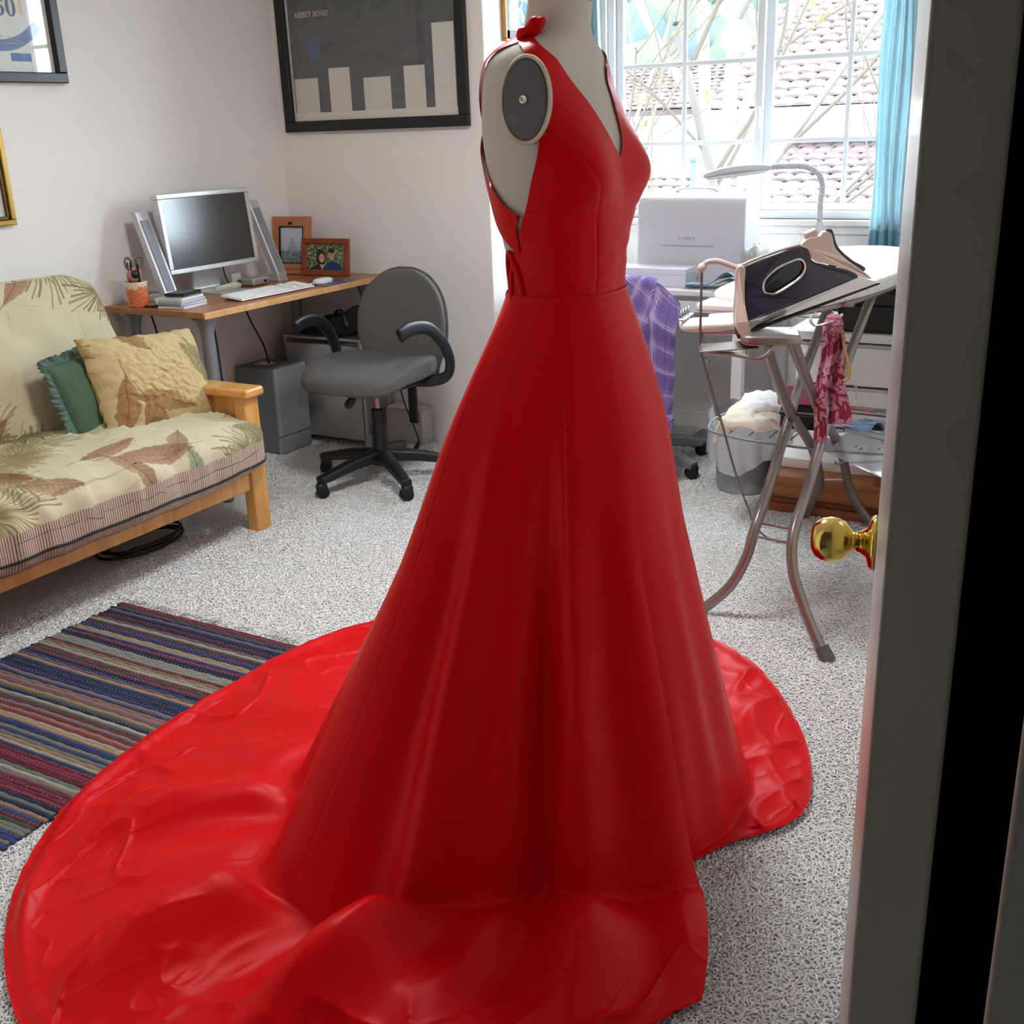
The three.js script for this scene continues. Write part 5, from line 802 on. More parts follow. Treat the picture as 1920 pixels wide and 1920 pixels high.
// ---------------------------------------------------------------- second chair with a plaid shirt over its back
{
  const c = thing('sewing_chair', 'grey swivel chair at the sewing table under the shirt', 'chair', [-1.86, 0, -4.23]);
  starBase(c, 0.30, 5, 22, mat('#8a8c90', 0.4, { metalness: 0.3 }), 0.45, 0.10);
  mesh('column', cyl(0.025, 0.022, [0, 0.07, 0], [0, 0.42, 0]), M.greyMetal, c);
  mesh('seat', put(softBlock(0.17, 0.035, 0.18, 0.5, 60, 24), [-0.07, 0.45, -0.01]), M.greyFabric, c);
  mesh('backrest', put(softBlock(0.21, 0.19, 0.03, 0.5, 60, 40), [0, 0.62, 0.20], [0.06, 0, 0]), M.greyFabric, c);
  mesh('back_bar', box(-0.02, 0.02, 0.40, 0.60, 0.17, 0.185, 0.004), M.greyMetal, c);
  const plaid = tex(canvas(512, 512, (g, w) => { g.fillStyle = '#9a89b8'; g.fillRect(0, 0, w, w); const st = (x, wd, col, a) => { g.globalAlpha = a; g.fillStyle = col; g.fillRect(x, 0, wd, w); g.fillRect(0, x, w, wd); }; st(40, 150, '#66548a', 0.55); st(290, 120, '#6f5d94', 0.5); st(220, 12, '#d9cde0', 0.75); st(244, 12, '#d9cde0', 0.6); st(470, 10, '#d9cde0', 0.7); st(492, 10, '#cbbdd6', 0.55); st(110, 5, '#463a66', 0.6); st(345, 5, '#463a66', 0.6); g.globalAlpha = 1; const im = g.getImageData(0, 0, w, w), r = rng(30); for (let i = 0; i < im.data.length; i += 4) { const q = (r() - 0.5) * 18; im.data[i] += q; im.data[i + 1] += q; im.data[i + 2] += q; } g.putImageData(im, 0, 0); }), 5.2, 5.2);
  const pm = mat('#f3eefc', 0.95, { map: plaid, bumpMap: weave, bumpScale: 0.0006 });
  const s = thing('plaid_shirt', 'purple plaid shirt hanging over the back of the sewing chair', 'shirt');
  // body drapes over the chair back: v from behind, over the top, down the camera side
  mesh('shirt_body', shell((u, v) => {
    const x0 = -2.16, x1 = -1.625, x = lerp(x0, x1, u) - 0.05 * sstep(u, 0.7, 1) * (1 - sstep(v, 0.26, 0.5)), top = 0.825 - 0.02 * sstep(u, 0.75, 1) ** 2 - 0.05 * sstep(u, 0.9, 1);
    const bot = 0.13 + 0.10 * sstep(u, 0.62, 0.95) + 0.025 * Math.sin(u * 9), f = 0.014 * Math.sin(u * 19 + 0.8) + 0.010 * n2(u * 6, v * 2);
    if (v < 0.18) { const t = v / 0.18; return [x, lerp(0.55, top - 0.02, t), -4.085 - 0.02 * (1 - t)]; }
    if (v < 0.26) { const t = (v - 0.18) / 0.08, a = Math.PI * (1 - t); return [x, top - 0.02 + 0.022 * Math.sin(a), -4.035 + 0.045 * Math.cos(a)]; }
    const t = (v - 0.26) / 0.74; return [x + 0.05 * t * (u - 0.3) * (u > 0.6 ? -0.4 : 0.5), lerp(top - 0.02, bot, t), -3.99 + 0.05 * sstep(t, 0, 0.3) * 0.6 + f * sstep(t, 0.05, 0.7) + 0.015 * t];
  }, 90, 90, 0.002, (u, v) => { const t = rad(28); const a = u * 0.56, b = v * 0.85; return u < 0.62 ? [a * Math.cos(t) + b * Math.sin(t), -a * Math.sin(t) + b * Math.cos(t)] : [a * Math.cos(t) + b * Math.sin(t), -a * Math.sin(t) + b * Math.cos(t)]; }), pm, s);
  mesh('sleeve', sheet((u, v) => { const a = u * 6.2832, y = lerp(0.80, 0.275, v), xc = lerp(-1.645, -1.648, v) + 0.008 * Math.sin(v * 4), zc = lerp(-4.0, -3.925, sstep(v, 0, 0.25)), rx = lerp(0.050, 0.058, v) * (1 + 0.08 * n2(v * 5, Math.cos(a))) , rz = 0.026 + 0.006 * Math.sin(v * 9); return [xc + rx * Math.cos(a), y - 0.04 * Math.cos(a) * (1 - v) - 0.03 * (1 - v), zc + rz * Math.sin(a) + 0.006 * n2(u * 6.0, v * 5)]; }, 48, 60, (u, v) => [u * 0.24, v * 0.53], true), pm, s);
  mesh('rolled_cuff', put(softBlock(0.066, 0.040, 0.042, 0.7, 60, 30, ([x, y, z]) => [x + 0.006 * n3(x * 30, y * 30, 3), y + 0.25 * x + 0.006 * n3(y * 40, x * 30, 8), z + 0.006 * n3(x * 25, z * 40, 5)]), [-1.645, 0.262, -3.915], [0, 0, 0.25]), pm, s);
  mesh('button', put(lathe([[0, 0.003], [0.005, 0.002], [0.005, 0]], 12), [-1.600, 0.275, -3.90], [Math.PI / 2, 0, 0.4]), M.black, s);
}
// ---------------------------------------------------------------- foot pedal, cords, bin
{
  const p = thing('foot_pedal', 'grey sewing machine foot pedal on the carpet', 'pedal', [-1.722, 0, -4.63], -0.2); const g = box(-0.055, 0.055, 0, 0.03, -0.075, 0.075, 0.006), q = g.attributes.position; for (let i = 0; i < q.count; i++) if (q.getY(i) > 0.015) q.setY(i, q.getY(i) + (0.075 - q.getZ(i)) * 0.14); g.computeVertexNormals(); mesh('pedal_plate', g, mat('#7e8a8e', 0.4), p); mesh('pedal_base', box(-0.06, 0.06, 0, 0.010, -0.08, 0.08, 0.004), mat('#5d6568', 0.5), p);
  const c = thing('pedal_cord', 'black cord running from the foot pedal up to the sewing table', 'cable'); mesh('wire', tube([[-1.663, 0.012, -4.62], [-1.60, 0.012, -4.55], [-1.55, 0.012, -4.46], [-1.50, 0.014, -4.42], [-1.47, 0.05, -4.44], [-1.505, 0.14, -4.50], [-1.52, 0.3, -4.52], [-1.47, 0.45, -4.40], [-1.445, 0.58, -4.36], [-1.42, 0.715, -4.40]], 0.0045, 90, 6), M.cable, c);
  const b = thing('waste_bin', 'grey waste bin with a plastic liner beside the table leg', 'bin', [-1.352, 0, -4.085]);
  mesh('bin_body', lathe([[0, 0.004], [0.095, 0], [0.10, 0.006], [0.128, 0.28], [0.132, 0.285], [0.126, 0.288], [0.098, 0.012], [0, 0.01]], 40), mat('#9a9da1', 0.5), b);
  mesh('bin_liner', sheet((u, v) => { const a = u * 6.2832, y = lerp(0.32 + 0.02 * Math.sin(a * 2 + 1), 0.12 + 0.03 * Math.sin(a * 3), v), r = lerp(0.122, 0.142, sstep(v, 0, 0.15)) + 0.006 * Math.sin(a * 13 + 2 * v) * v; return [r * Math.cos(a), y + 0.012 * (1 - v) * Math.sin(a * 5), r * Math.sin(a)]; }, 90, 24, (u, v) => [u, v * 0.2], true), mat('#c8ccd0', 0.35, { transmission: 0.25, thickness: 0 }), b);
  const t = thing('muslin_cloth', 'cream cloth pieces heaped on the rack under the ironing board', 'cloth', [-1.10, 0.405, -3.62]);
  mesh('cloth_heap', put(softBlock(0.17, 0.026, 0.17, 0.55, 110, 50, ([x, y, z]) => [x + 0.012 * n3(x * 9, z * 9, 1), y * (1 + 0.35 * n3(x * 8, z * 8, 5)) + 0.010 * n3(x * 20, z * 14, 2) + 0.010 * (1 - Math.abs(n3(x * 9, z * 7, 8))) ** 4 - (x < -0.10 ? 1.3 * (-0.10 - x) : 0), z + 0.01 * n3(x * 10, y, z * 10)]), [-0.02, 0.032, 0]), mat('#efe9d9', 0.95, { bumpMap: weave, bumpScale: 0.0006 }), t);
  const t2 = thing('white_cloth', 'white folded cloth on top of the cream cloth heap', 'cloth', [-1.09, 0.455, -3.66], 0.2); mesh('cloth_fold', put(softBlock(0.13, 0.015, 0.12, 0.5, 80, 24, ([x, y, z]) => [x, y + 0.010 * n3(x * 14, z * 14, 4) + 0.006 * n3(x * 30, z * 24, 4), z + 0.01 * n3(x * 12, 2, z)]), [0, 0.016, 0]), mat('#f2f2f0', 0.95), t2);
}
// ---------------------------------------------------------------- ironing board
const IB = 0.885;
{
  const b = thing('ironing_board', 'grey legged ironing board with an iron rest', 'ironing board');
  const out = smoothPath([[-1.19, -3.26], [-1.205, -3.7], [-1.205, -4.2], [-1.17, -4.48], [-1.0, -4.58], [-0.82, -4.46], [-0.755, -4.15], [-0.76, -3.75], [-0.82, -3.42], [-0.90, -3.22], [-1.02, -3.16], [-1.14, -3.18]], true, 120);
  const cover = pixmap(256, 256, (x, y) => { const d = (x + y) % 64 < 3 || (x - y + 256) % 64 < 3; const q = R0() * 10; return d ? [196 + q, 196 + q, 198 + q] : [226 + q, 225 + q, 222 + q]; }, true, 3.4, 3.4);
  const top = extrude(out.map(([x, z]) => [x, -z]), 0.022, 0.010); put(top, [0, 0, 0], [-Math.PI / 2, 0, 0]); top.translate(0, IB - 0.012, 0);
  mesh('padded_cover', boxUV(top), mat('#ffffff', 0.7, { map: cover, bumpMap: weave, bumpScale: 0.0006 }), b);
  mesh('board_frame', [tube(out.map(([x, z]) => [lerp(x, -0.98, 0.08), IB - 0.03, lerp(z, -3.85, 0.03)]), 0.009, 160, 8, true), ...[-3.4, -3.75, -4.1].map((z) => box(-1.18, -0.80, IB - 0.034, IB - 0.024, z - 0.012, z + 0.012))], M.steelPaint, b);
  const sk = (name, pts, r = 0.0155) => mesh(name, tube(pts, r, 90, 12), M.steelPaint, b);
  sk('leg', [[-0.945, 0.84, -3.72], [-0.93, 0.6, -3.30], [-0.925, 0.40, -3.06], [-0.925, 0.28, -2.915], [-0.94, 0.20, -2.895], [-0.98, 0.11, -2.89], [-1.03, 0.05, -2.885], [-1.085, 0.0, -2.88]]);
  sk('leg', [[-0.82, 0.84, -3.72], [-0.812, 0.6, -3.28], [-0.805, 0.40, -3.02], [-0.80, 0.29, -2.865], [-0.785, 0.21, -2.83], [-0.745, 0.13, -2.80], [-0.70, 0.06, -2.77], [-0.655, 0.0, -2.745]]);
  sk('leg', [[-0.905, 0.862, -2.84], [-0.915, 0.60, -3.14], [-0.94, 0.35, -3.55], [-0.955, 0.20, -3.72], [-0.965, 0.15, -3.76], [-1.0, 0.08, -3.80], [-1.035, 0.0, -3.845]]);
  sk('leg', [[-0.835, 0.862, -2.86], [-0.84, 0.60, -3.18], [-0.855, 0.35, -3.58], [-0.87, 0.20, -3.76], [-0.862, 0.15, -3.785], [-0.835, 0.08, -3.815], [-0.78, 0.0, -3.843]]);
  for (const [x, z, dx, dz] of [[-0.655, -2.745, 0.02, 0.012], [-1.085, -2.88, -0.02, 0]]) mesh('foot_cap', cyl(0.019, 0.021, [x - dx, 0.032, z - dz], [x + dx * 0.2, 0.001, z], 14), mat('#57534e', 0.7), b);
  for (const y of [0.265, 0.295]) mesh('leg_rod', cyl(0.004, 0.004, [-0.93, y, -2.905 - (y - 0.265) * 1.1], [-0.80, y + 0.012, -2.86 - (y - 0.265) * 1.1], 8), M.steelPaint, b);
  mesh('leg_rod', cyl(0.004, 0.004, [-0.955, 0.19, -3.73], [-0.87, 0.19, -3.77], 8), M.chrome, b);
  mesh('pivot_rod', cyl(0.007, 0.007, [-0.955, 0.555, -3.21], [-0.79, 0.555, -3.21], 10), M.blackPlastic, b);
  // iron rest at the square end
  const rest = sub('iron_rest', b);
  mesh('rest_cap', put(softBlock(0.075, 0.014, 0.055, 0.5, 48, 20), [-1.055, 0.875, -2.845], [0, 0.5, 0]), mat('#dcd9d3', 0.4), rest);
  mesh('rest_plate', put(softBlock(0.075, 0.015, 0.06, 0.4, 48, 20), [-0.855, 0.868, -2.76], [0, 0.35, 0]), M.steelPaint, rest);
  const slots = pixmap(64, 64, (x, y) => (Math.hypot((x % 32) - 16, ((y % 16) - 8) * 1.6) < 8 ? [40] : [205]), true, 24, 24);
  mesh('rest_grid', put(cbox(0.15, 0.006, 0.16, 0.002), [-1.02, 0.872, -2.965], [0.05, 0.32, 0.06]), mat('#ffffff', 0.45, { map: slots, metalness: 0.2 }), rest);
  mesh('rest_bridge', put(cbox(0.26, 0.008, 0.075, 0.003), [-0.95, 0.858, -2.88], [0, 0.3, 0]), M.chrome, rest);
  mesh('rest_rail', [tube([[-1.06, 0.866, -2.83], [-1.055, 0.84, -2.79], [-1.03, 0.822, -2.76], [-0.93, 0.824, -2.72], [-0.87, 0.823, -2.70], [-0.845, 0.832, -2.70], [-0.83, 0.862, -2.72]], 0.006, 60, 8), put(cbox(0.15, 0.003, 0.05, 0.001), [-0.955, 0.842, -2.735], [0.25, 0.32, 0])], M.steelPaint, rest);
  for (let i = 0; i < 4; i++) { const t = new THREE.TorusGeometry(0.009, 0.0024, 6, 20, Math.PI * 1.35); put(t, [-1.115 - 0.004 * i, 0.905, -2.80 - 0.028 * i], [0, -1.1, -0.3]); mesh('cord_hook', t, M.chrome, rest); }
  mesh('hook_bar', put(cbox(0.014, 0.006, 0.11, 0.002), [-1.113, 0.894, -2.835], [0, 0.12, 0]), M.chrome, rest);
  mesh('board_end', box(-1.19, -1.05, IB - 0.022, IB + 0.004, -3.22, -3.10, 0.010), mat('#dad7d2', 0.5), b);
  // wire rack under the board
  const rk = sub('wire_rack', b), w = [];
  w.push(tube([[-1.26, 0.40, -3.46], [-1.26, 0.40, -3.80], [-0.60, 0.40, -3.82], [-0.60, 0.40, -3.45]], 0.004, 60, 6, true)); for (let i = 0; i < 9; i++) w.push(cyl(0.0025, 0.0025, [-1.2 + i * 0.07, 0.40, -3.46], [-1.2 + i * 0.07, 0.40, -3.80], 6)); w.push(tube([[-0.85, 0.33, -3.50], [-0.84, 0.332, -3.47], [-0.80, 0.36, -3.44], [-0.76, 0.40, -3.46]], 0.004, 30, 6));
  mesh('rack_wires', w, M.greyMetal, rk);
}
// things on the rack and hooks
{
  const bt = tex(canvas(256, 192, (c, w, h) => { const g = c.createLinearGradient(0, 0, w, h); g.addColorStop(0, '#b7d8ec'); g.addColorStop(0.5, '#4f8fc4'); g.addColorStop(1, '#bfc4e6'); c.fillStyle = g; c.fillRect(0, 0, w, h); const r = rng(44); for (let i = 0; i < 40; i++) { c.fillStyle = ['#e9f4fa', '#3b78b8', '#cbb9e0', '#86bbdc'][i % 4]; c.globalAlpha = 0.5; c.beginPath(); c.ellipse(r() * w, r() * h, 8 + r() * 30, 4 + r() * 12, r() * 3, 0, 7); c.fill(); } }), 1, 1, true, true);
  const bk = thing('pattern_book', 'blue and lilac paperback book on the rack under the ironing board', 'book', [-0.735, 0.405, -3.63], -0.25);
  mesh('cover', [box(-0.10, 0.10, 0.018, 0.021, -0.075, 0.075), box(-0.10, 0.10, 0, 0.003, -0.075, 0.075), box(-0.103, -0.099, 0, 0.021, -0.075, 0.075)], mat('#ffffff', 0.4, { map: bt.clone() }), bk); bk.children[0].material.map.repeat.set(5, 6.6); mesh('pages', box(-0.098, 0.098, 0.003, 0.018, -0.072, 0.072), M.white, bk);
  const lf = thing('blue_leaflet', 'pale blue leaflet beside the paperback book on the rack', 'leaflet', [-0.885, 0.405, -3.64], 0.25); mesh('sheet', shell((u, v) => [lerp(-0.07, 0.07, u), 0.014 + 0.012 * Math.sin(u * 3) * v, lerp(-0.06, 0.06, v)], 12, 10, 0.001, (u, v) => [u * 0.2, v * 0.2]), mat('#9cc6e0', 0.4), lf);
  const cl = thing('clip_bar', 'silver clip hanger bar with wire hook behind the paperback book', 'hanger', [-0.74, 0.43, -3.79], -0.05); mesh('bar', box(-0.15, 0.15, 0, 0.018, -0.006, 0.006, 0.003), M.chrome, cl); mesh('hook', tube([[-0.10, 0.02, 0], [-0.12, 0.035, 0], [-0.125, 0.06, 0], [-0.13, 0.085, 0], [-0.15, 0.09, 0], [-0.18, 0.085, 0]], 0.0025, 40, 6), M.chrome, cl); mesh('clip', box(-0.02, 0.0, 0.012, 0.035, -0.008, 0.008, 0.002), M.chrome, cl);
  const bc = thing('binder_clip', 'small black binder clip standing on the paperback book', 'clip', [-0.745, 0.4265, -3.60]); mesh('clip_body', put(extrude([[-0.018, 0], [0.018, 0], [0.008, 0.018], [-0.008, 0.018]], 0.028), [0, 0, -0.014]), M.blackPlastic, bc); mesh('clip_wire', tube([[-0.006, 0.016, 0], [-0.02, 0.03, 0], [-0.03, 0.022, 0]], 0.0012, 16, 5), M.chrome, bc);
  const pb = thing('clear_sleeve', 'clear plastic sleeve hanging over the front of the rack', 'plastic sleeve', [-0.74, 0.405, -3.50], -0.3); mesh('sleeve', shell((u, v) => [lerp(-0.15, 0.16, u), 0.006 + 0.01 * Math.sin(u * 7) * (1 - v) - 0.07 * v * v * (0.3 + u), lerp(-0.02, 0.10, v)], 24, 16, 0.001, (u, v) => [u, v]), mat('#dfe4ea', 0.15, { transmission: 0.55, thickness: 0 }), pb);
  const pk = thing('lint_roller', 'pink and black lint roller behind the ironing board legs', 'lint roller', [-0.93, 0.52, -3.46], 0.1); mesh('roller', cyl(0.032, 0.032, [-0.10, 0.03, 0], [0.10, 0.03, 0], 24), mat('#c96f97', 0.9, { bumpMap: grainBump, bumpScale: 0.002 }), pk); mesh('roller_body', box(-0.09, 0.06, -0.075, 0.005, -0.03, 0.03, 0.008), M.blackPlastic, pk);
  const lt = tex(canvas(256, 512, (c, w, h) => { c.fillStyle = '#8a1f3c'; c.fillRect(0, 0, w, h); const r = rng(70); for (let i = 0; i < 80; i++) { c.save(); c.translate(r() * w, r() * h); c.rotate(r() * 6.3); const L = 60 + r() * 50, W = 20 + r() * 14; c.fillStyle = '#e2b9c6'; c.beginPath(); c.moveTo(0, 0); c.quadraticCurveTo(L / 2, -W, L, 0); c.quadraticCurveTo(L / 2, W, 0, 0); c.fill(); c.strokeStyle = '#7a1732'; c.lineWidth = 3; c.beginPath(); c.moveTo(0, 0); c.lineTo(L, 0); for (let k = 1; k < 7; k++) { const t = k / 7 * L; c.moveTo(t, 0); c.lineTo(t + 9, -W * 0.6); c.moveTo(t, 0); c.lineTo(t + 9, W * 0.6); } c.stroke(); c.restore(); } }), 9, 4.5);
  const st = thing('leaf_print_strap', 'pink and burgundy leaf print fabric strips hanging from the ironing board', 'fabric strip', [-0.79, 0, -3.13]), lm = mat('#ffffff', 0.85, { map: lt, bumpMap: weave, bumpScale: 0.0005 });
  const strip = (x0, x1, y0, y1, w0, w1, zz, tw, ph) => shell((u, v) => { const a = tw * v + ph, k = (u - 0.5) * lerp(w0, w1, v), xc = lerp(x0, x1, v) + 0.006 * Math.sin(v * 8 + ph); return [xc + k * Math.cos(a), lerp(y0, y1, v), zz + k * Math.sin(a) + 0.006 * Math.sin(u * 6 + v * 7)]; }, 14, 50, 0.0025, (u, v) => [u * 0.09, v * 0.32]);
  mesh('strip', strip(-0.012, -0.022, 0.84, 0.50, 0.03, 0.05, 0.01, 0.5, 0.1), lm, st); mesh('strip', strip(0.008, 0.028, 0.845, 0.555, 0.028, 0.066, -0.012, -0.4, 0.3), lm, st);
  mesh('knot', put(softBlock(0.026, 0.03, 0.022, 0.8, 30, 20, ([x, y, z]) => [x + 0.004 * n3(x * 60, y * 60, 1), y, z + 0.004 * n3(y * 60, x * 60, 4)]), [0.0, 0.842, 0]), lm, st);
  mesh('hook', tube([[0.02, 0.87, -0.01], [0.0, 0.855, 0.02], [-0.045, 0.842, 0.03], [-0.06, 0.858, 0.02], [-0.05, 0.873, 0.0]], 0.004, 40, 6), M.chrome, st);
  mesh('tie_loop', tube([[0.02, 0.84, 0], [0.034, 0.78, 0.0], [0.052, 0.72, 0.0], [0.05, 0.69, 0.0], [0.036, 0.685, 0.0]], 0.004, 40, 6), mat('#a9884a', 0.8), st);
}
// ---------------------------------------------------------------- steam iron, nose to the right and raised on the rest
{
  const ir = thing('steam_iron', 'dark navy steam iron with chrome side and beige heel on the rest', 'iron');
  const X = V(0.865, 0.326, -0.384).normalize(), Z = V(0.406, 0, 0.914).normalize(), Y = Z.clone().cross(X).normalize();
  ir.matrixAutoUpdate = true; ir.quaternion.setFromRotationMatrix(new THREE.Matrix4().makeBasis(X, Y, Z)); ir.position.set(-0.872, 0.897, -2.80);
  const taper = (g, w0) => { const p = g.attributes.position; for (let i = 0; i < p.count; i++) { const u = p.getX(i), w = p.getY(i), t = clamp((u - 0.03) / 0.262, 0, 1), k = (1 - t ** 2.2 * 0.97) * lerp(1, 0.42, sstep(w, 0.02, 0.13)) * (1 - 0.12 * sstep(-u, 0.0, 0.075)); p.setZ(i, p.getZ(i) * Math.max(k, 0.03) * w0 / 0.05); } g.computeVertexNormals(); return g; };
  const ex = (pts, d, bev, holes) => { const g = extrude(pts, 2 * d - 2 * bev, bev, holes, 24); g.translate(0, 0, -d + bev); return g; };
  const navy = mat('#1c1a2c', 0.28, { clearcoat: 0.5, clearcoatRoughness: 0.15 }), beige = mat('#c9b8ac', 0.4);
  mesh('soleplate', taper(ex([[-0.066, 0], [0.288, 0], [0.284, 0.005], [-0.066, 0.005]], 0.054, 0.001), 0.054), mat('#2a2a2c', 0.35, { metalness: 0.6 }), ir);
  mesh('chrome_skirt', taper(ex([[-0.055, 0.005], [0.282, 0.005], [0.236, 0.038], [0.12, 0.036], [0.0, 0.030], [-0.055, 0.030]], 0.0515, 0.001), 0.0515), M.chrome, ir);
  { const p = ir.children[1].geometry.attributes.position; for (let i = 0; i < p.count; i++) p.setZ(i, p.getZ(i) * lerp(0.90, 1.04, clamp((p.getY(i) - 0.005) / 0.031, 0, 1))); ir.children[1].geometry.computeVertexNormals(); }
  const hole = smoothPath([[0.013, 0.085], [0.03, 0.076], [0.07, 0.082], [0.108, 0.095], [0.121, 0.112], [0.115, 0.128], [0.085, 0.130], [0.045, 0.122], [0.018, 0.106]], true, 60);
  mesh('body', taper(ex(smoothPath([[-0.056, 0.030], [0.0, 0.030], [0.10, 0.0355], [0.20, 0.038], [0.238, 0.0385], [0.225, 0.058], [0.17, 0.096], [0.145, 0.115], [0.138, 0.150], [0.125, 0.158], [0.06, 0.161], [0.0, 0.160], [-0.024, 0.156], [-0.036, 0.12], [-0.05, 0.07]], true, 120), 0.050, 0.004, [hole]), 0.050), navy, ir);
  mesh('handle_ring', taper(ex(smoothPath([[0.008, 0.084], [0.03, 0.071], [0.07, 0.077], [0.112, 0.091], [0.126, 0.112], [0.119, 0.132], [0.085, 0.135], [0.043, 0.127], [0.013, 0.108]], true, 70), 0.053, 0.002, [hole]), 0.053), M.chrome, ir);
  mesh('water_tank', taper(ex(hole, 0.028, 0.002), 0.024), mat('#0b2b2b', 0.08, { clearcoat: 0.8 }), ir);
  mesh('front_shell', taper(ex(smoothPath([[0.128, 0.160], [0.14, 0.148], [0.147, 0.116], [0.172, 0.098], [0.226, 0.060], [0.240, 0.040], [0.268, 0.022], [0.262, 0.036], [0.226, 0.086], [0.206, 0.125], [0.205, 0.165], [0.19, 0.174], [0.178, 0.168], [0.15, 0.172]], true, 100), 0.0512, 0.003), 0.0515), beige, ir);
  mesh('front_grip', taper(ex(smoothPath([[0.198, 0.176], [0.210, 0.172], [0.213, 0.128], [0.236, 0.084], [0.262, 0.05], [0.254, 0.046], [0.226, 0.078], [0.203, 0.122]], true, 60), 0.040, 0.003), 0.046), mat('#343a48', 0.5), ir);
  mesh('steam_button', put(cbox(0.032, 0.020, 0.030, 0.005), [0.160, 0.178, 0], [0, 0, 0.06]), beige, ir);
  mesh('spray_nozzle', put(cbox(0.012, 0.008, 0.012, 0.002), [0.252, 0.060, 0], [0, 0, -0.9]), M.chrome, ir);
  mesh('heel', taper(ex(smoothPath([[-0.078, 0.0], [-0.055, -0.002], [-0.050, 0.03], [-0.045, 0.07], [-0.03, 0.12], [-0.018, 0.158], [-0.028, 0.166], [-0.040, 0.16], [-0.055, 0.11], [-0.074, 0.06], [-0.084, 0.02]], true, 60), 0.054, 0.003), 0.052), beige, ir);
  mesh('heel_pad', taper(ex([[-0.088, -0.004], [-0.06, -0.012], [-0.04, -0.002], [-0.06, 0.006], [-0.084, 0.01]], 0.05, 0.002), 0.054), M.rubber, ir);
  mesh('handle_trim', tube([[-0.03, 0.163, 0], [0.02, 0.166, 0], [0.08, 0.166, 0], [0.128, 0.162, 0]], 0.004, 30, 8), beige, ir);
  mesh('cord_guard', band([[-0.032, 0.158, 0], [-0.055, 0.178, 0], [-0.08, 0.196, 0], [-0.105, 0.20, 0], [-0.118, 0.19, 0]], 0.014, 0.014, 30, [0, 0, 1], 0.9, 10), beige, ir);
  mesh('cord_joint', put(new THREE.SphereGeometry(0.012, 18, 12), [-0.118, 0.192, 0]), beige, ir);
  const lt = new THREE.PlaneGeometry(0.066, 0.013); lt.translate(0.168, 0.066, 0.0295); lt.rotateX(0); mesh('lettering', put(lt, [0, 0, 0], [0, 0.12, 0.10]), mat('#ffffff', 0.4, { map: tex(canvas(512, 96, (c, w, h) => { c.fillStyle = '#1c1a2c'; c.fillRect(0, 0, w, h); c.fillStyle = '#aaa6b4'; c.font = 'bold 72px sans-serif'; c.textAlign = 'center'; c.fillText('ROWENTA', w / 2, 74, 490); }), 1, 1, true, false) }), ir);
  const cd = thing('iron_cord', 'grey power cord hanging from the iron down to the carpet', 'cable');
  mesh('wire', tube([[-1.031, 1.035, -2.729], [-1.032, 0.98, -2.731], [-1.034, 0.90, -2.735], [-1.036, 0.84, -2.742], [-1.038, 0.70, -2.84], [-1.05, 0.55, -2.98], [-1.075, 0.35, -3.18], [-1.10, 0.18, -3.38], [-1.10, 0.06, -3.50], [-1.06, 0.012, -3.54], [-0.98, 0.012, -3.56]], 0.0035, 120, 8), mat('#6a6460', 0.5), cd);
}
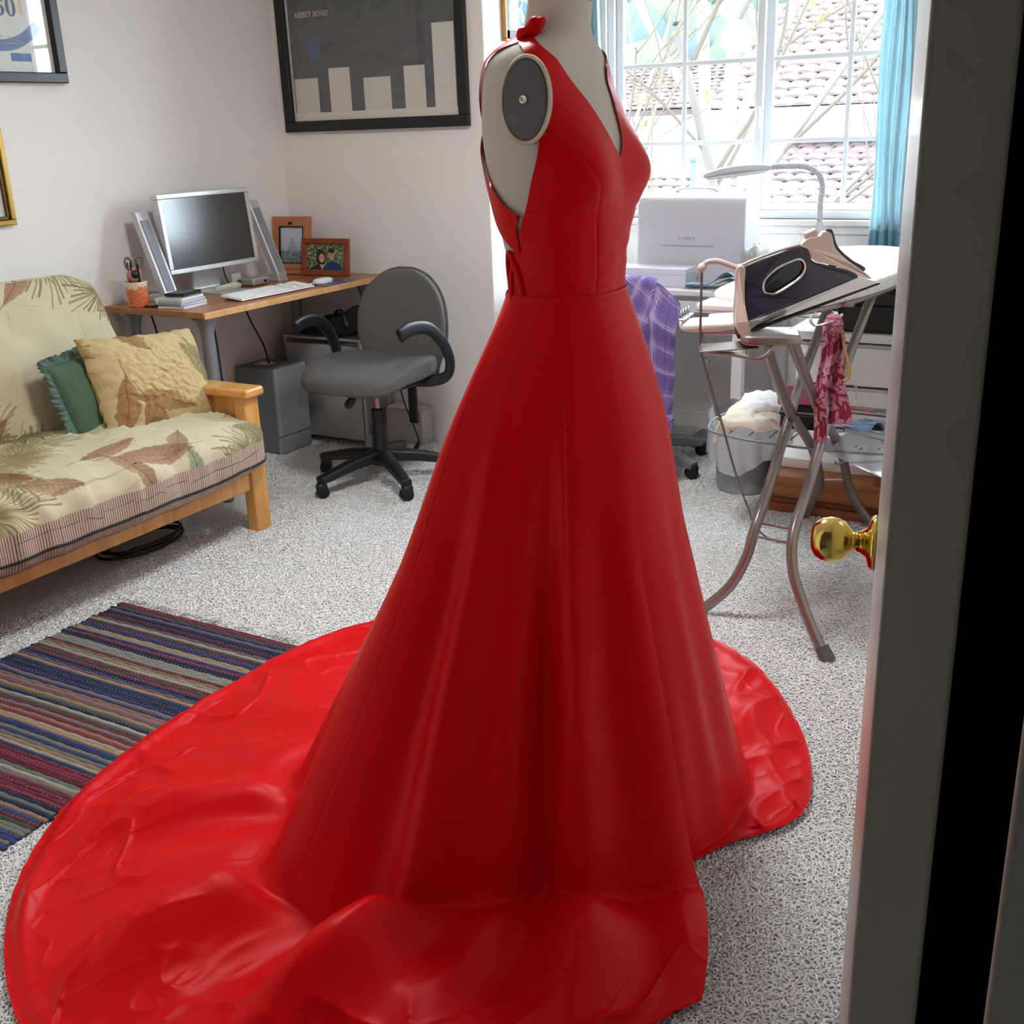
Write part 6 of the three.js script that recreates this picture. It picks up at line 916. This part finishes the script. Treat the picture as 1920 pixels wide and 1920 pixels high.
// ---------------------------------------------------------------- outside: garden level is one storey below
const GY = -3.0, dull = (c, r, o = {}) => mat(c, r, { specularIntensity: 0, ...o });
{
  const gnd = struct('ground', box(-70, 40, GY - 0.3, GY, -120, -5.4), dull('#4d5242', 1)); gnd.userData.label = 'garden ground outside the window';
  const wallM = dull('#cfc8bb', 0.9), trimM = dull('#d8d4cc', 0.8), tileA = ['#5a4e4d', '#4f4544', '#635655', '#554a49'].map((c) => dull(c, 0.85)), glassM = mat('#3b4a55', 0.15);
  // a tiled roof plane: a from the eave to the ridge, each course a row of tiles
  function roof(parent, p0, du, dv, nu, nv, name = 'roof_tile') {
    const U = V(...du), W = V(...dv), N = U.clone().cross(W).normalize(), L = U.length() / nu, T = W.length() / nv;
    const tile = put(extrude([[-0.5, 0], [-0.46, 0.07], [-0.2, 0.12], [0.1, 0.12], [0.36, 0.07], [0.44, 0.03], [0.5, 0]].map(([x, y]) => [x * L, y * L * 1.3]), T * 1.15), [0, 0, 0]);
    const B = new THREE.Matrix4().makeBasis(U.clone().normalize(), N, W.clone().normalize().negate());
    tile.translate(0, 0, -T * 1.08); tile.rotateX(-0.10); tile.applyMatrix4(B);
    mesh('roof_deck', (() => { const g = new THREE.BufferGeometry(), a = V(...p0), b = a.clone().add(U), c = b.clone().add(W), d = a.clone().add(W), e = N.clone().multiplyScalar(-0.12); const q = [a, b, c, d].map((x) => x.clone().addScaledVector(N, -0.01)), r = q.map((x) => x.clone().add(e)); const f = (w, x, y, z) => [w, x, y, w, y, z]; const all = [...f(q[0], q[1], q[2], q[3]), ...f(r[3], r[2], r[1], r[0]), ...f(q[1], q[0], r[0], r[1]), ...f(q[3], q[2], r[2], r[3]), ...f(q[0], q[3], r[3], r[0]), ...f(q[2], q[1], r[1], r[2])]; g.setAttribute('position', new THREE.Float32BufferAttribute(all.flatMap((x) => [x.x, x.y, x.z]), 3)); g.computeVertexNormals(); return g; })(), tileA[1], parent);
    const r = rng(91);
    for (let j = 0; j < nv; j++) { // one course per mesh: the tiles of a course are too small to pick apart
      const list = []; for (let i = 0; i < nu; i++) { const c = V(...p0).addScaledVector(U, (i + 0.5 + ((j & 1) ? 0.25 : 0)) / (nu + 0.25)).addScaledVector(W, j / nv).addScaledVector(N, 0.02 + 0.012 * r()); list.push(tile.clone().translate(c.x, c.y, c.z)); }
      mesh('tile_course', list, tileA[(j * 3 + (r() * 2 | 0)) % 4], parent);
    }
  }
  const A = thing('neighbour_house', 'house with reddish tiled roofs seen through the right window panes', 'house');
  mesh('wall', [box(-5.4, 0.5, GY, 1.55, -24, -15.6)], wallM, A);
  roof(A, [-5.75, 1.50, -15.1], [6.5, 0, 0], [0, 1.9, -4.4], 26, 18);
  mesh('eave_board', box(-5.75, 0.8, 1.36, 1.50, -15.14, -15.08), trimM, A);
  mesh('wall', box(-4.35, 0.5, GY, 0.15, -15.59, -12.7), wallM, A);
  roof(A, [-4.7, 0.10, -12.3], [5.5, 0, 0], [0, 0.95, -3.25], 24, 13);
  mesh('eave_board', box(-4.7, 0.8, -0.02, 0.10, -12.34, -12.28), trimM, A);
  const win = (P, x0, x1, y0, y1, z) => { const w = mesh('house_window', [box(x0 - 0.06, x1 + 0.06, y0 - 0.06, y0, z, z + 0.06), box(x0 - 0.06, x1 + 0.06, y1, y1 + 0.06, z, z + 0.06), box(x0 - 0.06, x0, y0, y1, z, z + 0.06), box(x1, x1 + 0.06, y0, y1, z, z + 0.06)], trimM, P); mesh('window_pane', box(x0, x1, y0, y1, z, z + 0.02), glassM, w); };
  win(A, -3.2, -2.2, -1.6, -0.4, -12.7);
  const B = thing('far_house', 'pale house with a low tiled roof seen through the left window panes', 'house');
  mesh('wall', box(-14.5, -8.3, GY, 1.7, -34, -24.6), dull('#d9d5cc', 0.9), B);
  roof(B, [-14.9, 1.62, -24.1], [7.0, 0, 0], [0, 1.1, -4.6], 28, 12);
  win(B, -10.9, -10.3, 0.2, 0.95, -24.6); win(B, -9.4, -8.9, 0.1, 0.95, -24.6);
  const G = thing('garage', 'low tiled garage roof below the far house', 'garage');
  mesh('wall', box(-8.6, -6.05, GY, -0.35, -19, -15.2), dull('#d5d0c6', 0.9), G); roof(G, [-8.9, -0.42, -14.8], [3.05, 0, 0], [0, 1.0, -2.8], 14, 10);
  const po = thing('garden_post', 'thin grey post standing before the far house', 'post', [-5.5, GY, -14.2]); mesh('post', cyl(0.06, 0.05, [0, 0, 0], [0, 3.9, 0], 12), dull('#4f5a60', 0.7), po); mesh('post_cap', put(new THREE.SphereGeometry(0.075, 12, 8), [0, 3.92, 0]), dull('#4f5a60', 0.7), po);
  // hillside
  const hill = struct('hillside', sheet((u, v) => { const x = lerp(-110, 40, u), z = lerp(-45, -130, v); return [x, GY + 34 * sstep(v, 0, 1) * (0.75 + 0.35 * n2(u * 3, 1)) * sstep(-x, -30, 60) + 5 * v + 1.6 * n2(u * 16, v * 12), z]; }, 80, 50, (u, v) => [u * 40, v * 30]), dull('#454d47', 1)); hill.userData.label = 'green hillside beyond the houses';
  const bush = mergeVertices(new THREE.IcosahedronGeometry(1, 2)), bp = bush.attributes.position; for (let i = 0; i < bp.count; i++) { const k = 1 + 0.25 * n3(bp.getX(i) * 2, bp.getY(i) * 2, bp.getZ(i) * 2); bp.setXYZ(i, bp.getX(i) * k, bp.getY(i) * k, bp.getZ(i) * k); } bush.computeVertexNormals();
  const inst = new THREE.InstancedMesh(bush, dull('#ffffff', 1), 900), r = rng(17), q = new THREE.Object3D(), col = new THREE.Color();
  for (let i = 0; i < 900; i++) { const u = r(), v = r(), x = lerp(-105, 20, u), z = lerp(-46, -128, v), y = GY + 34 * sstep(v, 0, 1) * (0.75 + 0.35 * n2((x + 110) / 150 * 3, 1)) * sstep(-x, -30, 60) + 5 * v, s = 1.2 + r() * 2.4; q.position.set(x, y + s * 0.4, z); q.scale.set(s, s * (0.8 + r() * 0.7), s); q.rotation.y = r() * 6; q.updateMatrix(); inst.setMatrixAt(i, q.matrix); inst.setColorAt(i, col.set(['#3c453b', '#474d41', '#38433f', '#4f5346', '#3f4a4e'][i % 5])); }
  inst.name = 'hillside_trees'; inst.userData = { kind: 'stuff', label: 'scattered trees and bushes on the hillside', category: 'trees' }; scene.add(inst);
}
// spring trees close to the window
function springTree(label, base, H, lean, seed, thick) {
  const t = thing('spring_tree', label, 'tree', base), r = rng(seed), big = [], twig = [], tips = [];
  (function grow(p, d, L, rad0, lev) {
    const pts = [p.clone()], D = d.clone(); let c = p.clone(); const n = lev === 0 ? 7 : 5;
    for (let i = 0; i < n; i++) { D.add(V((r() - 0.5) * 0.28, (r() - 0.35) * 0.16, (r() - 0.5) * 0.28)).normalize(); c = c.clone().addScaledVector(D, L / n); pts.push(c); }
    const curve = new THREE.CatmullRomCurve3(pts), seg = lev < 2 ? 14 : 6, rs = lev < 2 ? 8 : 4, g = new THREE.TubeGeometry(curve, seg, rad0, rs), P = g.attributes.position;
    for (let i = 0; i <= seg; i++) { const k = 1 - 0.45 * i / seg, m = curve.getPointAt(i / seg); for (let j = 0; j <= rs; j++) { const q = i * (rs + 1) + j; P.setXYZ(q, m.x + (P.getX(q) - m.x) * k, m.y + (P.getY(q) - m.y) * k, m.z + (P.getZ(q) - m.z) * k); } }
    (lev < 2 ? big : twig).push(g);
    if (lev >= 4) { tips.push(...pts.slice(1)); return; }
    const kids = lev === 0 ? 4 : lev === 1 ? 4 : 3;
    for (let k = 0; k < kids; k++) { const f = lev === 0 ? 0.38 + 0.62 * (k / (kids - 1)) : 0.3 + 0.7 * r(), o = curve.getPointAt(Math.min(f, 1)), T = curve.getTangentAt(Math.min(f, 1)), a = r() * 6.283, s = V(Math.cos(a), 0.25 + 0.3 * r(), Math.sin(a)); grow(o, T.multiplyScalar(0.75).add(s.multiplyScalar(0.85)).normalize(), L * (0.5 + 0.18 * r()), rad0 * (0.36 + 0.12 * r()), lev + 1); }
  })(V(0, 0, 0), V(...lean).normalize(), H, thick, 0);
  mesh('trunk', big, dull('#5a5551', 0.95), t); mesh('twigs', twig, dull('#504a42', 0.95), t);
  const lf = new THREE.PlaneGeometry(0.035, 0.055), leaves = []; for (const p of tips) if (r() < 0.3) { const l = lf.clone(); l.rotateX(r() * 6); l.rotateY(r() * 6); l.translate(p.x + (r() - 0.5) * 0.1, p.y + (r() - 0.5) * 0.1, p.z + (r() - 0.5) * 0.1); leaves.push(l); }
  const m = mesh('young_leaves', leaves, dull('#5f5b3c', 0.8, { transmission: 0.3, thickness: 0 }), t); m.userData.kind = 'stuff';
  return t;
}
springTree('pale barked spring tree leaning across the right window panes', [-3.45, GY, -9.6], 5.2, [0.22, 1, 0.05], 131, 0.11);
springTree('bare branched spring tree behind the left window panes', [-4.4, GY, -10.6], 5.6, [0.12, 1, 0], 77, 0.10);
springTree('slender spring tree behind the dress form shoulder', [-5.3, GY, -11.8], 5.0, [-0.05, 1, 0.1], 59, 0.075);
// ---------------------------------------------------------------- carpet pile: short curled tufts on the visible floor
{
  const r = rng(404), pts = [[-0.006, 0, 0], [-0.002, 0.0035, 0.0012], [0.002, 0.0042, -0.0012], [0.0065, 0.0012, 0.0005]];
  const g = new THREE.TubeGeometry(new THREE.CatmullRomCurve3(pts.map((p) => V(...p))), 3, 0.0017, 4); g.deleteAttribute('uv');
  const spots = [], add = (x0, x1, z0, z1, step) => { for (let x = x0; x < x1; x += step) for (let z = z0; z < z1; z += step) { const px = x + (r() - 0.5) * step, pz = z + (r() - 0.5) * step, d = Math.hypot(px, pz), a = Math.atan2(px, -pz) * 57.3; if (a < -63 || a > -5) continue; if (px > -1.9 && px < -0.75 && pz > -2.35 && pz < -1.25 && Math.hypot(px + 1.2, pz + 1.75) < 0.45) continue; spots.push([px, pz]); } };
  add(-2.0, -0.03, -2.0, -0.75, 0.0062); add(-3.0, -0.03, -3.2, -2.0, 0.0078); add(-2.95, -2.0, -2.0, -0.9, 0.0085); add(-3.66, -0.03, -4.9, -3.2, 0.0115);
  const m = new THREE.InstancedMesh(g, mat('#ffffff', 1), spots.length), o = new THREE.Object3D(), c = new THREE.Color();
  spots.forEach(([x, z], i) => { o.position.set(x, -0.001, z); o.rotation.set((r() - 0.5) * 0.6, r() * 6.283, (r() - 0.5) * 0.6); const s = 0.8 + r() * 0.5; o.scale.set(s, s * (0.6 + 0.7 * r()), s); o.updateMatrix(); m.setMatrixAt(i, o.matrix); const k = 0.86 + 0.12 * r(); m.setColorAt(i, c.setRGB(k * 0.97, k * 0.97, k * 0.955)); });
  m.name = 'carpet_pile'; m.userData = { kind: 'stuff', label: 'pale twisted carpet pile covering the floor', category: 'carpet' }; m.castShadow = m.receiveShadow = true; scene.add(m);
  console.log('tufts', spots.length);
}
renderer.render(scene, camera);
